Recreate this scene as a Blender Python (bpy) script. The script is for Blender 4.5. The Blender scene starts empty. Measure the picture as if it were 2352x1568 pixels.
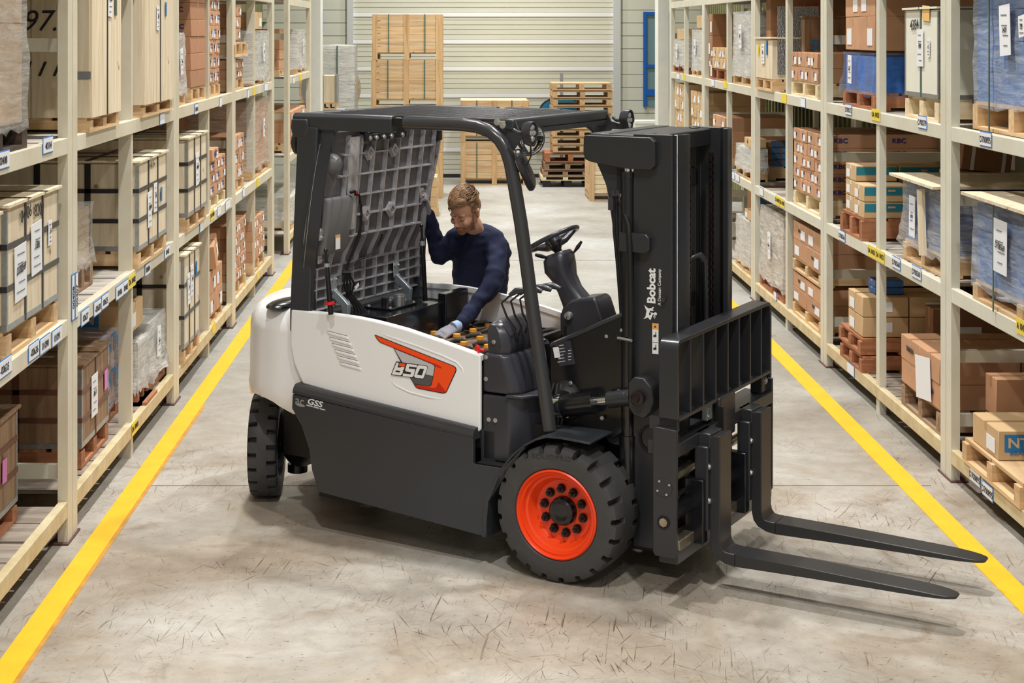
import bpy, math, random
from mathutils import Vector, Matrix, noise
R = random.Random(7)
S = bpy.context.scene
COL = S.collection
# ---------------- camera, exposure, lights ----------------
F, CX, CY, H = 3700.0, 1055.0, 69.0, 2.8      # focal length and vanishing point in photo pixels (2352 wide), eye height
cam = bpy.data.objects.new('camera', bpy.data.cameras.new('camera')); COL.objects.link(cam)
cam.location = (0, 0, H); cam.rotation_euler = (math.pi/2, 0, 0)
cam.data.sensor_width = 36; cam.data.lens = F/2352*36
cam.data.shift_x = (1176-CX)/2352; cam.data.shift_y = -(784-CY)/2352
cam.data.clip_end = 200
S.camera = cam
S.view_settings.view_transform = 'Standard'; S.view_settings.look = 'None'
S.view_settings.gamma = 1; S.view_settings.use_curve_mapping = False
S.view_settings.exposure = 0.0
W = bpy.data.worlds.new('world'); S.world = W; W.use_nodes = True
W.node_tree.nodes['Background'].inputs[0].default_value = (0.95, 0.97, 1.0, 1)
W.node_tree.nodes['Background'].inputs[1].default_value = 0.52
CEIL = 8.2
LAMPS = [(x, y) for y in (-1.0, 4.2, 9.5, 14.5, 19.5, 24.5, 28.8) for x in (-0.9, 1.7)]
LAMP_W = 142.0
for (x, y) in LAMPS:
    ld = bpy.data.lights.new('high_bay_light', 'AREA'); ld.shape = 'DISK'; ld.size = 0.26; ld.spread = math.radians(125)
    ld.energy = LAMP_W; ld.color = (1.0, 0.98, 0.945)
    lo = bpy.data.objects.new('high_bay_light', ld); COL.objects.link(lo); lo.location = (x, y, CEIL-0.83)

# ---------------- helpers ----------------
def lin(c):
    return tuple((v/12.92 if v <= 0.04045 else ((v+0.055)/1.055)**2.4) for v in (q/255 for q in c))
def NT(name):
    m = bpy.data.materials.new(name); m.use_nodes = True
    return m, m.node_tree.nodes, m.node_tree.links, m.node_tree.nodes['Principled BSDF']
def ramp(N, pts):
    r = N.new('ShaderNodeValToRGB'); e = r.color_ramp.elements
    while len(e) < len(pts): e.new(0.5)
    for i, (p, c) in enumerate(pts): e[i].position = p; e[i].color = (*c, 1) if len(c) == 3 else c
    return r
def mat(name, rgb, rough=0.5, metal=0.0, var=0.0, scale=6.0, bump=0.0, bscale=60.0, rgb2=None, stretch=None, rnd=0.0, spec=0.5, coat=0.0, emit=0.0):
    m, N, L, b = NT(name)
    c = lin(rgb); b.inputs['Base Color'].default_value = (*c, 1)
    b.inputs['Roughness'].default_value = rough; b.inputs['Metallic'].default_value = metal
    b.inputs['Specular IOR Level'].default_value = spec
    b.inputs['Coat Weight'].default_value = coat
    if emit: b.inputs['Emission Color'].default_value = (*c, 1); b.inputs['Emission Strength'].default_value = emit
    out = None
    if var or rgb2 or bump:
        tc = N.new('ShaderNodeTexCoord'); mp = N.new('ShaderNodeMapping'); L.new(tc.outputs['Object'], mp.inputs[0])
        if stretch: mp.inputs['Scale'].default_value = stretch
    if var or rgb2:
        n = N.new('ShaderNodeTexNoise'); n.inputs['Scale'].default_value = scale; n.inputs['Detail'].default_value = 6; n.inputs['Roughness'].default_value = 0.65
        L.new(mp.outputs[0], n.inputs['Vector'])
        c2 = lin(rgb2) if rgb2 else tuple(v*(1-var) for v in c)
        c1 = c if rgb2 else tuple(min(1, v*(1+var*0.6)) for v in c)
        r = ramp(N, [(0.35, c2), (0.65, c1)]); L.new(n.outputs['Fac'], r.inputs[0]); out = r.outputs[0]
    if rnd:
        oi = N.new('ShaderNodeObjectInfo'); mr = N.new('ShaderNodeMapRange'); mr.inputs[3].default_value = 1-rnd; mr.inputs[4].default_value = 1+rnd*0.5
        L.new(oi.outputs['Random'], mr.inputs[0])
        mx = N.new('ShaderNodeVectorMath'); mx.operation = 'SCALE'
        if out: L.new(out, mx.inputs[0])
        else: mx.inputs[0].default_value = c
        L.new(mr.outputs[0], mx.inputs['Scale']); out = mx.outputs[0]
    if out: L.new(out, b.inputs['Base Color'])
    if bump:
        n2 = N.new('ShaderNodeTexNoise'); n2.inputs['Scale'].default_value = bscale; n2.inputs['Detail'].default_value = 3
        L.new(mp.outputs[0], n2.inputs['Vector'])
        bp = N.new('ShaderNodeBump'); bp.inputs['Strength'].default_value = bump; bp.inputs['Distance'].default_value = 0.01
        L.new(n2.outputs['Fac'], bp.inputs['Height']); L.new(bp.outputs[0], b.inputs['Normal'])
    return m
def wood(name, a, b_, axis=0, rnd=0.12, knots=True):
    m, N, L, b = NT(name); b.inputs['Roughness'].default_value = 0.75
    tc = N.new('ShaderNodeTexCoord'); mp = N.new('ShaderNodeMapping'); L.new(tc.outputs['Object'], mp.inputs[0])
    s = [14, 14, 14]; s[axis] = 1.1; mp.inputs['Scale'].default_value = s
    oi = N.new('ShaderNodeObjectInfo'); L.new(oi.outputs['Random'], mp.inputs['Location'])
    n = N.new('ShaderNodeTexNoise'); n.inputs['Scale'].default_value = 1.6; n.inputs['Detail'].default_value = 8; n.inputs['Distortion'].default_value = 0.6
    L.new(mp.outputs[0], n.inputs['Vector'])
    r = ramp(N, [(0.3, lin(b_)), (0.62, lin(a))]); L.new(n.outputs['Fac'], r.inputs[0]); out = r.outputs[0]
    if knots:
        v = N.new('ShaderNodeTexVoronoi'); v.inputs['Scale'].default_value = 3.2; L.new(tc.outputs['Object'], v.inputs['Vector'])
        k = ramp(N, [(0.03, (0.25, 0.12, 0.05)), (0.075, (1, 1, 1))]); L.new(v.outputs['Distance'], k.inputs[0])
        mm = N.new('ShaderNodeMix'); mm.data_type = 'RGBA'; mm.blend_type = 'MULTIPLY'; mm.inputs[0].default_value = 0.8
        L.new(out, mm.inputs[6]); L.new(k.outputs[0], mm.inputs[7]); out = mm.outputs[2]
    mr = N.new('ShaderNodeMapRange'); mr.inputs[3].default_value = 1-rnd; mr.inputs[4].default_value = 1+rnd*0.4
    L.new(oi.outputs['Random'], mr.inputs[0])
    mx = N.new('ShaderNodeVectorMath'); mx.operation = 'SCALE'; L.new(out, mx.inputs[0]); L.new(mr.outputs[0], mx.inputs['Scale'])
    L.new(mx.outputs[0], b.inputs['Base Color'])
    return m
def film(name, tint, haze=0.35, axis=1):
    """stretch film: clear plastic with milky wrinkled streaks and sharp glints"""
    m, N, L, b = NT(name)
    tc = N.new('ShaderNodeTexCoord'); mp = N.new('ShaderNodeMapping'); L.new(tc.outputs['Object'], mp.inputs[0])
    mp.inputs['Scale'].default_value = (3, 3, 26) if axis else (22, 22, 3); mp.inputs['Rotation'].default_value = (0.35, 0.25, 0)
    n = N.new('ShaderNodeTexNoise'); n.inputs['Scale'].default_value = 1.3; n.inputs['Detail'].default_value = 9; n.inputs['Roughness'].default_value = 0.75; n.inputs['Distortion'].default_value = 0.8
    L.new(mp.outputs[0], n.inputs['Vector'])
    r = ramp(N, [(0.38, (haze*0.45,)*3), (0.68, (min(1, haze*1.9),)*3)]); L.new(n.outputs['Fac'], r.inputs[0])
    L.new(r.outputs[0], b.inputs['Alpha'])
    b.inputs['Base Color'].default_value = (*lin(tint), 1); b.inputs['Roughness'].default_value = 0.22; b.inputs['Specular IOR Level'].default_value = 0.7
    bp = N.new('ShaderNodeBump'); bp.inputs['Strength'].default_value = 0.9; bp.inputs['Distance'].default_value = 0.02
    L.new(n.outputs['Fac'], bp.inputs['Height']); L.new(bp.outputs[0], b.inputs['Normal'])
    return m

class MB:
    def __init__(s): s.v = []; s.f = []; s.mi = []
    def quadbox(s, P, mi=0):
        k = len(s.v); s.v += [tuple(p) for p in P]
        for q in ((0,3,2,1),(4,5,6,7),(0,1,5,4),(1,2,6,5),(2,3,7,6),(3,0,4,7)): s.f.append(tuple(k+i for i in q)); s.mi.append(mi)
    def box(s, x0, x1, y0, y1, z0, z1, mi=0):
        s.quadbox([(x0,y0,z0),(x1,y0,z0),(x1,y1,z0),(x0,y1,z0),(x0,y0,z1),(x1,y0,z1),(x1,y1,z1),(x0,y1,z1)], mi); return s
    def obox(s, M, sx, sy, sz, mi=0):
        s.quadbox([M @ Vector((x*sx/2, y*sy/2, z*sz/2)) for x, y, z in ((-1,-1,-1),(1,-1,-1),(1,1,-1),(-1,1,-1),(-1,-1,1),(1,-1,1),(1,1,1),(-1,1,1))], mi); return s
    def prism(s, pts, ax, a, b, mi=0):
        def P(p, t): return {'x': (t, p[0], p[1]), 'y': (p[0], t, p[1]), 'z': (p[0], p[1], t)}[ax]
        k = len(s.v); n = len(pts)
        s.v += [P(p, a) for p in pts] + [P(p, b) for p in pts]
        s.f.append(tuple(k+i for i in range(n))); s.f.append(tuple(k+n+i for i in reversed(range(n)))); s.mi += [mi, mi]
        for i in range(n): s.f.append((k+i, k+n+i, k+n+(i+1) % n, k+(i+1) % n)); s.mi.append(mi)
        return s
    def rings(s, rs, cap=True, mi=0, close=True):
        k = len(s.v); n = len(rs[0])
        for r in rs: s.v += [tuple(p) for p in r]
        for j in range(len(rs)-1):
            for i in range(n if close else n-1):
                s.f.append((k+j*n+i, k+j*n+(i+1) % n, k+(j+1)*n+(i+1) % n, k+(j+1)*n+i)); s.mi.append(mi)
        if cap:
            s.f.append(tuple(k+i for i in reversed(range(n)))); s.f.append(tuple(k+(len(rs)-1)*n+i for i in range(n))); s.mi += [mi, mi]
        return s
    def tube(s, pts, r, n=8, mi=0, cap=True):
        pts = [Vector(p) for p in pts]; rs = []
        rad = r if isinstance(r, (list, tuple)) else [r]*len(pts)
        up = None
        for i, p in enumerate(pts):
            d = (pts[min(i+1, len(pts)-1)]-pts[max(i-1, 0)]).normalized()
            if up is None: up = Vector((0, 0, 1)) if abs(d.z) < 0.9 else Vector((1, 0, 0))
            a = d.cross(up).normalized(); b = a.cross(d).normalized(); up = b
            rs.append([p+(a*math.cos(t)+b*math.sin(t))*rad[i] for t in (2*math.pi*j/n for j in range(n))])
        return s.rings(rs, cap, mi)
    def cyl(s, p0, p1, r, r1=None, n=16, mi=0): return s.tube([p0, p1], [r, r if r1 is None else r1], n, mi)
    def lathe(s, prof, M, n=32, mi=0, cap=True):
        """prof: (axial, radius) along local z of M"""
        return s.rings([[M @ Vector((r*math.cos(t), r*math.sin(t), a)) for t in (2*math.pi*j/n for j in range(n))] for a, r in prof], cap, mi)
    def ell(s, c, r, n=12, mi=0, M=None):
        M = M or Matrix.Identity(3); c = Vector(c); rs = []
        for i in range(1, n):
            a = math.pi*i/n; rs.append([c + M @ Vector((r[0]*math.sin(a)*math.cos(t), r[1]*math.sin(a)*math.sin(t), -r[2]*math.cos(a))) for t in (2*math.pi*j/(2*n) for j in range(2*n))])
        return s.rings(rs, True, mi)
    def mesh(s, name, mats, smooth=None):
        me = bpy.data.meshes.new(name); me.from_pydata(s.v, [], s.f)
        for m in (mats if isinstance(mats, (list, tuple)) else [mats]): me.materials.append(m)
        me.polygons.foreach_set('material_index', s.mi)
        import bmesh
        bm = bmesh.new(); bm.from_mesh(me); bmesh.ops.recalc_face_normals(bm, faces=bm.faces); bm.to_mesh(me); bm.free()
        if smooth:
            me.shade_smooth(); me.set_sharp_from_angle(angle=math.radians(smooth))
        return me
    def build(s, name, mats, parent=None, smooth=None, bevel=0, loc=None, seg=2):
        o = link(name, s.mesh(name, mats, smooth), parent, loc)
        if bevel:
            b = o.modifiers.new('bevel', 'BEVEL'); b.width = bevel; b.segments = seg; b.limit_method = 'ANGLE'; b.angle_limit = math.radians(35)
            if not smooth: o.data.shade_smooth(); o.data.set_sharp_from_angle(angle=math.radians(40))
            b.harden_normals = False
        return o
def link(name, me, parent=None, loc=None):
    o = bpy.data.objects.new(name, me); COL.objects.link(o)
    if parent is not None: o.parent = parent
    if loc is not None: o.location = loc
    return o
def tag(o, label, cat, group=None):
    o['label'] = label; o['category'] = cat
    if group: o['group'] = group
    return o
def thing(name, label, cat, loc=(0, 0, 0), rz=0, group=None):
    o = bpy.data.objects.new(name, None); COL.objects.link(o); o.location = loc; o.rotation_euler = (0, 0, rz)
    o.empty_display_size = 0.1
    return tag(o, label, cat, group)
def struct(o): o['kind'] = 'structure'; return o
_tc = {}
def text_mesh(s, m, bold=0.0, shear=0.0, ext=0.0006):
    k = (s, m.name, bold, shear)
    if k not in _tc:
        cu = bpy.data.curves.new('lettering', 'FONT'); cu.body = s; cu.size = 1; cu.align_x = 'CENTER'; cu.align_y = 'CENTER'; cu.offset = bold; cu.shear = shear; cu.extrude = ext; cu.resolution_u = 3
        o = bpy.data.objects.new('t', cu); COL.objects.link(o)
        dg = bpy.context.evaluated_depsgraph_get(); me = bpy.data.meshes.new_from_object(o.evaluated_get(dg)); me.name = 'lettering'
        me.materials.clear(); me.materials.append(m)
        bpy.data.objects.remove(o); _tc[k] = me
    return _tc[k]
BAS = {'L': Matrix(((0,0,1),(1,0,0),(0,1,0))), 'R': Matrix(((0,0,-1),(-1,0,0),(0,1,0))), 'F': Matrix(((1,0,0),(0,0,-1),(0,1,0))), 'T': Matrix(((1,0,0),(0,1,0),(0,0,1)))}
# columns: text x axis, text y axis, normal;  L faces +X, R faces -X, F faces -Y, T faces up
def put(me, face, loc, sx, sy, parent=None, name='lettering', rot=0.0):
    o = link(name, me, parent)
    M = BAS[face].to_4x4() @ Matrix.Rotation(rot, 4, 'Z') @ Matrix.Diagonal((sx, sy, 1, 1))
    o.matrix_local = Matrix.Translation(loc) @ M
    return o
def text(s, face, loc, size, m, parent=None, bold=0.0, wid=1.0, shear=0.0, rot=0.0):
    return put(text_mesh(s, m, bold, shear), face, loc, size*wid, size, parent, 'lettering', rot)
_card = {}
def card(face, loc, w, h, m, parent=None, name='paper_label', rot=0.0, t=0.0012):
    if m.name not in _card:
        _card[m.name] = MB().box(-.5, .5, -.5, .5, -t, t).mesh('label_sheet', m)
    return put(_card[m.name], face, loc, w, h, parent, name, rot)
def ypl(u, xf): return F*abs(xf)/abs(u-CX)
def zat(v, Y): return H-(v-CY)*Y/F
def at(u, v, Y): return Vector(((u-CX)*Y/F, Y, H-(v-CY)*Y/F))

# ---------------- materials ----------------
def floor_mat():
    m, N, L, b = NT('worn_concrete'); b.inputs['Specular IOR Level'].default_value = 0.35
    tc = N.new('ShaderNodeTexCoord')
    def noise_(sc, det=6, scale3=(1, 1, 1), rot=0, dist=0.0, off=(0, 0, 0)):
        mp0 = N.new('ShaderNodeMapping'); mp0.inputs['Rotation'].default_value = (0, 0, rot); mp0.inputs['Location'].default_value = off
        mp = N.new('ShaderNodeMapping'); mp.inputs['Scale'].default_value = scale3
        L.new(tc.outputs['Object'], mp0.inputs[0]); L.new(mp0.outputs[0], mp.inputs[0])
        n = N.new('ShaderNodeTexNoise'); n.inputs['Scale'].default_value = sc; n.inputs['Detail'].default_value = det; n.inputs['Roughness'].default_value = 0.62; n.inputs['Distortion'].default_value = dist
        L.new(mp.outputs[0], n.inputs['Vector']); return n.outputs['Fac']
    def mixm(a, bb, fac, mode='MULTIPLY'):
        mm = N.new('ShaderNodeMix'); mm.data_type = 'RGBA'; mm.blend_type = mode
        if isinstance(fac, float): mm.inputs[0].default_value = fac
        else: L.new(fac, mm.inputs[0])
        for k, v in ((6, a), (7, bb)):
            if isinstance(v, tuple): mm.inputs[k].default_value = (*v, 1)
            else: L.new(v, mm.inputs[k])
        return mm.outputs[2]
    big = ramp(N, [(0.33, lin((154, 147, 138))), (0.5, lin((176, 171, 163))), (0.68, lin((194, 192, 188)))]); L.new(noise_(0.55, 7, dist=0.4), big.inputs[0])
    base = mixm(big.outputs[0], lin((150, 141, 128)), 0.0)
    fine = ramp(N, [(0.3, (0.86, 0.86, 0.86)), (0.62, (1.04, 1.04, 1.04))]); L.new(noise_(9, 10), fine.inputs[0])
    c = mixm(big.outputs[0], fine.outputs[0], 1.0)
    br = ramp(N, [(0.38, (0.80, 0.72, 0.63)), (0.60, (1, 0.99, 0.97))]); L.new(noise_(0.9, 5, off=(3, 8, 0), dist=1.0), br.inputs[0])
    # browner and more scratched close to the truck path, cooler tint further down the hall
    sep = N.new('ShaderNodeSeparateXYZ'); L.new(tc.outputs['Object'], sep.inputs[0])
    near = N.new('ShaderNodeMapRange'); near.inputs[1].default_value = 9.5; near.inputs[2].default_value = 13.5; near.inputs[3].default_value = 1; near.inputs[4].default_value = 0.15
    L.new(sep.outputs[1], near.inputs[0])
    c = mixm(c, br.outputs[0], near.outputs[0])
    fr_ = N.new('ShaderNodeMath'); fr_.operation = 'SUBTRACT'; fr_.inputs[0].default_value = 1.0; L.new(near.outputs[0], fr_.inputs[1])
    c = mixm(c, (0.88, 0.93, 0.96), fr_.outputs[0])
    # scratch marks: two directions of thin broken dark lines
    msk = ramp(N, [(0.42, (0, 0, 0)), (0.58, (1, 1, 1))]); L.new(noise_(0.8, 3, off=(11, 2, 0)), msk.inputs[0])
    for rot, th, o in ((0.5, 0.645, 0), (-0.9, 0.66, 4), (1.35, 0.67, 9), (0.15, 0.64, 15), (-0.35, 0.65, 21), (-0.12, 0.66, 27)):
        s = ramp(N, [(th-0.012, (0, 0, 0)), (th+0.04, (0.9, 0.9, 0.9))]); L.new(noise_(5.5, 3, (14, 0.42, 1), rot, 0.25, (o, o, 0)), s.inputs[0])
        mu = N.new('ShaderNodeMath'); mu.operation = 'MULTIPLY'; L.new(s.outputs[0], mu.inputs[0]); L.new(msk.outputs[0], mu.inputs[1])
        mu2 = N.new('ShaderNodeMath'); mu2.operation = 'MULTIPLY'; L.new(mu.outputs[0], mu2.inputs[0]); L.new(near.outputs[0], mu2.inputs[1])
        c = mixm(c, (0.30, 0.22, 0.16), mu2.outputs[0])
    sp = ramp(N, [(0.64, (0, 0, 0)), (0.69, (1, 1, 1))]); L.new(noise_(26, 3, (1, 2.2, 1)), sp.inputs[0])
    mu = N.new('ShaderNodeMath'); mu.operation = 'MULTIPLY'; L.new(sp.outputs[0], mu.inputs[0]); L.new(near.outputs[0], mu.inputs[1])
    c = mixm(c, (0.42, 0.34, 0.26), mu.outputs[0])
    st = ramp(N, [(0.58, (0, 0, 0)), (0.72, (0.75, 0.75, 0.75))]); L.new(noise_(2.6, 9, off=(2, 6, 0), dist=0.8), st.inputs[0])
    mu = N.new('ShaderNodeMath'); mu.operation = 'MULTIPLY'; L.new(st.outputs[0], mu.inputs[0]); L.new(near.outputs[0], mu.inputs[1])
    c = mixm(c, (0.60, 0.50, 0.40), mu.outputs[0])
    L.new(c, b.inputs['Base Color'])
    rr = ramp(N, [(0.3, (0.34,)*3), (0.7, (0.55,)*3)]); L.new(noise_(1.2, 4, off=(5, 5, 0)), rr.inputs[0]); L.new(rr.outputs[0], b.inputs['Roughness'])
    bp = N.new('ShaderNodeBump'); bp.inputs['Strength'].default_value = 0.08; bp.inputs['Distance'].default_value = 0.01; L.new(noise_(30, 4), bp.inputs['Height']); L.new(bp.outputs[0], b.inputs['Normal'])
    return m
M = {}
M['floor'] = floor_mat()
M['yellow'] = mat('yellow_floor_paint', (244, 184, 30), 0.5, var=0.08, scale=5)
M['yellow_old'] = mat('worn_ochre_paint', (196, 140, 52), 0.6, var=0.2, scale=9)
M['rack'] = mat('cream_rack_paint', (222, 216, 196), 0.42, rgb2=(208, 198, 174), scale=2.2)
M['rack_r'] = mat('pale_rack_paint', (220, 218, 202), 0.42, rgb2=(208, 204, 186), scale=2.2)
M['rack_low'] = mat('grubby_rack_paint', (216, 204, 170), 0.5, rgb2=(192, 174, 132), scale=7)
M['deck'] = wood('worn_deck_board', (196, 190, 180), (134, 124, 112), 0, 0.14, False)
M['deck_dark'] = wood('dirty_deck_board', (160, 148, 134), (112, 100, 88), 0, 0.14, False)
M['ply'] = wood('plywood', (232, 218, 192), (214, 194, 160), 2, 0.08)
M['ply_old'] = wood('aged_brown_plywood', (158, 128, 98), (118, 90, 66), 2, 0.1)
M['plank'] = wood('spruce_plank_upright', (234, 220, 194), (214, 192, 156), 2, 0.08)
M['pine_x'] = wood('pine_board', (224, 192, 148), (196, 156, 110), 0, 0.16)
M['pine_y'] = wood('pine_board_lengthwise', (224, 192, 148), (196, 156, 110), 1, 0.16)
M['pine_z'] = wood('pine_post', (220, 186, 140), (192, 150, 104), 2, 0.12)
M['red_x'] = wood('red_brown_board', (182, 122, 84), (140, 86, 56), 0, 0.16)
M['red_y'] = wood('red_brown_board_lengthwise', (182, 122, 84), (140, 86, 56), 1, 0.16)
M['old_x'] = wood('old_grey_brown_board', (176, 146, 118), (120, 92, 70), 0, 0.18)
M['old_y'] = wood('old_grey_brown_board_lengthwise', (176, 146, 118), (120, 92, 70), 1, 0.18)
M['pale_x'] = wood('pale_new_board', (238, 222, 188), (218, 190, 146), 0, 0.1)
M['pale_y'] = wood('pale_new_board_lengthwise', (238, 222, 188), (218, 190, 146), 1, 0.1)
M['char_x'] = wood('charred_dark_board', (84, 66, 56), (52, 42, 38), 0, 0.12, False)
M['plas'] = mat('black_plastic', (34, 36, 40), 0.5, bump=0.1)
M['card'] = mat('brown_cardboard', (198, 150, 114), 0.85, var=0.09, scale=4, rnd=0.14)
M['card_r'] = mat('reddish_cardboard', (184, 134, 100), 0.85, var=0.08, scale=4, rnd=0.12)
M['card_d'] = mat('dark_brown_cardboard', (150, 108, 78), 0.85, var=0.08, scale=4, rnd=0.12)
M['card_t'] = mat('tan_cardboard', (208, 176, 132), 0.85, var=0.07, scale=4, rnd=0.08)
M['card_w'] = mat('whitish_carton', (222, 218, 208), 0.8, var=0.05, scale=4, rnd=0.05)
M['tape'] = mat('brown_packing_tape', (176, 134, 92), 0.25, spec=0.6)
M['tape_o'] = mat('orange_packing_tape', (206, 152, 80), 0.3)
M['paper'] = mat('white_paper', (234, 236, 240), 0.6)
M['paper_y'] = mat('yellow_tag', (240, 214, 60), 0.5)
M['paper_o'] = mat('manila_paper', (236, 190, 112), 0.6)
M['blue_edge'] = mat('blue_tag_border', (70, 130, 200), 0.5)
M['ink'] = mat('black_ink', (36, 34, 38), 0.7)
M['print_grey'] = mat('grey_print', (110, 108, 112), 0.7)
M['ink_navy'] = mat('navy_print', (38, 44, 118), 0.7)
M['ink_blue'] = mat('blue_print', (34, 118, 178), 0.7)
M['ink_teal'] = mat('teal_print', (36, 128, 148), 0.6)
M['ink_red'] = mat('red_print', (190, 54, 44), 0.7)
M['pink'] = mat('pink_tag', (214, 120, 190), 0.4)
M['strap_k'] = mat('black_steel_strap', (44, 40, 40), 0.4)
M['strap_g'] = mat('dark_green_strap', (58, 92, 84), 0.4)
M['strap_r'] = mat('rusty_strap', (104, 62, 46), 0.5)
M['strap_w'] = mat('white_strap', (226, 224, 216), 0.4)
M['galv'] = mat('galvanised_edge', (168, 172, 172), 0.38, 0.75, var=0.15, scale=30)
M['foil'] = mat('silver_foil', (190, 194, 200), 0.25, 0.9, bump=0.8, bscale=30)
M['film_w'] = film('clear_stretch_film', (236, 234, 228), 0.32)
M['film_m'] = film('milky_stretch_film', (240, 240, 236), 0.72)
M['film_b'] = film('blue_tinted_film', (214, 226, 244), 0.34)
M['core_tan'] = mat('wrapped_tan_goods', (190, 160, 124), 0.8, var=0.2, scale=3)
M['core_or'] = mat('wrapped_orange_goods', (196, 146, 104), 0.8, var=0.15, scale=3)
M['core_gr'] = mat('wrapped_grey_goods', (206, 204, 196), 0.8, var=0.12, scale=3)
M['core_bl'] = mat('wrapped_blue_cartons', (66, 112, 180), 0.7, var=0.2, scale=5)
M['blue_tarp'] = mat('blue_plastic_sheet', (34, 102, 196), 0.25, var=0.3, scale=6, bump=0.6, bscale=14)
M['film_t'] = film('thin_glossy_film', (120, 170, 230), 0.16)
M['white_board'] = mat('white_board', (230, 228, 214), 0.6, var=0.05, scale=3)
M['blue_tarp2'] = mat('faded_blue_film', (96, 150, 214), 0.25, var=0.3, scale=9, bump=0.9, bscale=22, stretch=(1, 1, 4))
M['wall'] = mat('pale_green_wall_panel', (214, 216, 204), 0.55, var=0.05, scale=1.2)
M['door'] = mat('cream_sectional_door', (222, 223, 210), 0.5, rgb2=(208, 208, 192), scale=0.8)
M['band'] = mat('white_door_seal', (240, 242, 244), 0.4)
M['track'] = mat('light_grey_steel', (214, 218, 222), 0.4, 0.2)
M['clad'] = mat('olive_ribbed_cladding', (150, 150, 112), 0.5, var=0.08, scale=1.5)
M['ceil'] = mat('white_ceiling', (190, 190, 186), 0.8)
M['bluef'] = mat('blue_window_frame', (22, 96, 190), 0.4)
M['glass'] = mat('tinted_window', (120, 150, 160), 0.15, spec=0.8)
M['white_steel'] = mat('white_column_paint', (232, 234, 228), 0.45, var=0.04)
M['plate_r'] = mat('red_oxide_plate', (96, 62, 58), 0.6)
M['lamp'] = mat('lamp_lens', (255, 248, 232), 0.4, emit=6.0)
M['grey_paint'] = mat('grey_lamp_housing', (150, 152, 154), 0.5)

# ---------------- hall ----------------
YB = 30.6; XL, XR = -3.75, 4.6
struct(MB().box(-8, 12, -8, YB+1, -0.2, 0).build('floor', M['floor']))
struct(MB().box(-8, 12, -6, YB+0.5, CEIL, CEIL+0.2).build('ceiling', M['ceil']))
fl = MB()
struct(MB().box(-2.041, -1.915, 1, 23.5, 0, 0.004).build('trim_1', M['yellow']))
struct(MB().box(-1.915, -1.893, 1, 12, 0, 0.002).build('trim_2', M['yellow_old']))
struct(MB().box(2.700, 2.837, 1, 23.5, 0, 0.004).build('trim_3', M['yellow']))
for k, y in enumerate((9.9, 14.75, 19.6)):
    struct(MB().box(-2.0, 2.9, y, y+0.006, 0, 0.0015).build('trim_%d' % (20+k), M['ink']))
def ribbed(x, s, y0, y1, name):
    m = MB(); y = y0
    m.box(min(x, x-s*0.08), max(x, x-s*0.08), y0, y1, 0, CEIL)
    while y < y1:
        m.box(min(x, x+s*0.03), max(x, x+s*0.03), y, y+0.045, 0, CEIL); y += 0.23
    o = m.build(name, M['clad']); return struct(o)
ribbed(XL, 1, 1, YB, 'wall_left'); ribbed(XR, -1, 1, YB, 'wall_right')
g = MB()   # horizontal rails of the side wall framing
for x, s, n in ((XL, 1, 'trim_4'), (XR, -1, 'trim_5')):
    m = MB()
    for z in (0.95, 1.95, 2.95):
        m.box(min(x+s*.03, x+s*.09), max(x+s*.03, x+s*.09), 1, YB, z, z+0.08)
    struct(m.build(n, M['clad']))
# back wall: horizontal siding each side of the sectional door
bw = bpy.data.objects.new('wall_back', None); COL.objects.link(bw); struct(bw)
pl = MB().box(0, 1, 0, 0.05, 0, 0.235).mesh('siding_panel', M['wall'])
z = 0
while z < CEIL:
    for (xa, xb) in ((-8, -2.13), (3.06, 12)):
        o = link('siding_panel', pl, bw, (xa, YB, z)); o.scale = (xb-xa, 1, 1)
    z += 0.245
MB().box(-8, 12, YB+0.05, YB+0.12, 0, CEIL).build('backing_panel', M['wall'], bw)
dr = bpy.data.objects.new('door_1', None); COL.objects.link(dr); struct(dr)
sec = MB(); sec.box(0, 1, 0.01, 0.06, 0.0, 0.509)
for k in range(5): sec.box(0, 1, 0.0, 0.012, 0.05+k*0.092, 0.05+k*0.092+0.078)
secm = sec.mesh('door_section', M['door'])
sm = MB().box(0, 1, -0.012, 0.02, 0, 0.075).mesh('section_joint', M['band'])
z0 = 0.02
for k in range(16):
    o = link('door_section', secm, dr, (-2.01, YB, z0+k*0.512)); o.scale = (4.93, 1, 1)
    if k: o = link('section_joint', sm, dr, (-2.01, YB, z0+k*0.512-0.037)); o.scale = (4.93, 1, 1)
for x0, x1 in ((-2.13, -2.01), (2.92, 3.06)): MB().box(x0, x1, YB-0.06, YB+0.05, 0, CEIL).build('guide_track', M['track'], dr)
MB().box(-2.13, 3.06, YB-0.02, YB+0.0, 0, 0.07).build('bottom_seal', M['plas'], dr)
wn = bpy.data.objects.new('window_1', None); COL.objects.link(wn); struct(wn)
wx0, wx1 = at(1478, 0, YB-.05).x, at(1540, 0, YB-.05).x
zt = zat(27, YB); zb = zat(245, YB)
m = MB()
for a, b_, c, d in ((wx0, wx0+.06, zb, zt), (wx1-.06, wx1, zb, zt), (wx0+.058, wx1-.058, zt-.06, zt-.001)): m.box(a, b_, YB-.05, YB, c, d)
for v in (148, 212): zz = zat(v, YB); m.box(wx0+.058, wx1-.058, YB-.048, YB-.001, zz-.06, zz+.06 if v == 212 else zz)
m.build('window_frame', M['bluef'], wn); MB().box(wx0, wx1, YB-.02, YB+.01, zb, zt).build('window_pane', M['glass'], wn)
zz = zat(60, YB); MB().box(at(736, 0, YB).x, at(742, 0, YB).x, YB-.05, YB, zat(75, YB), zat(28, YB)).build('window_frame', M['bluef'], wn)
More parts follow.
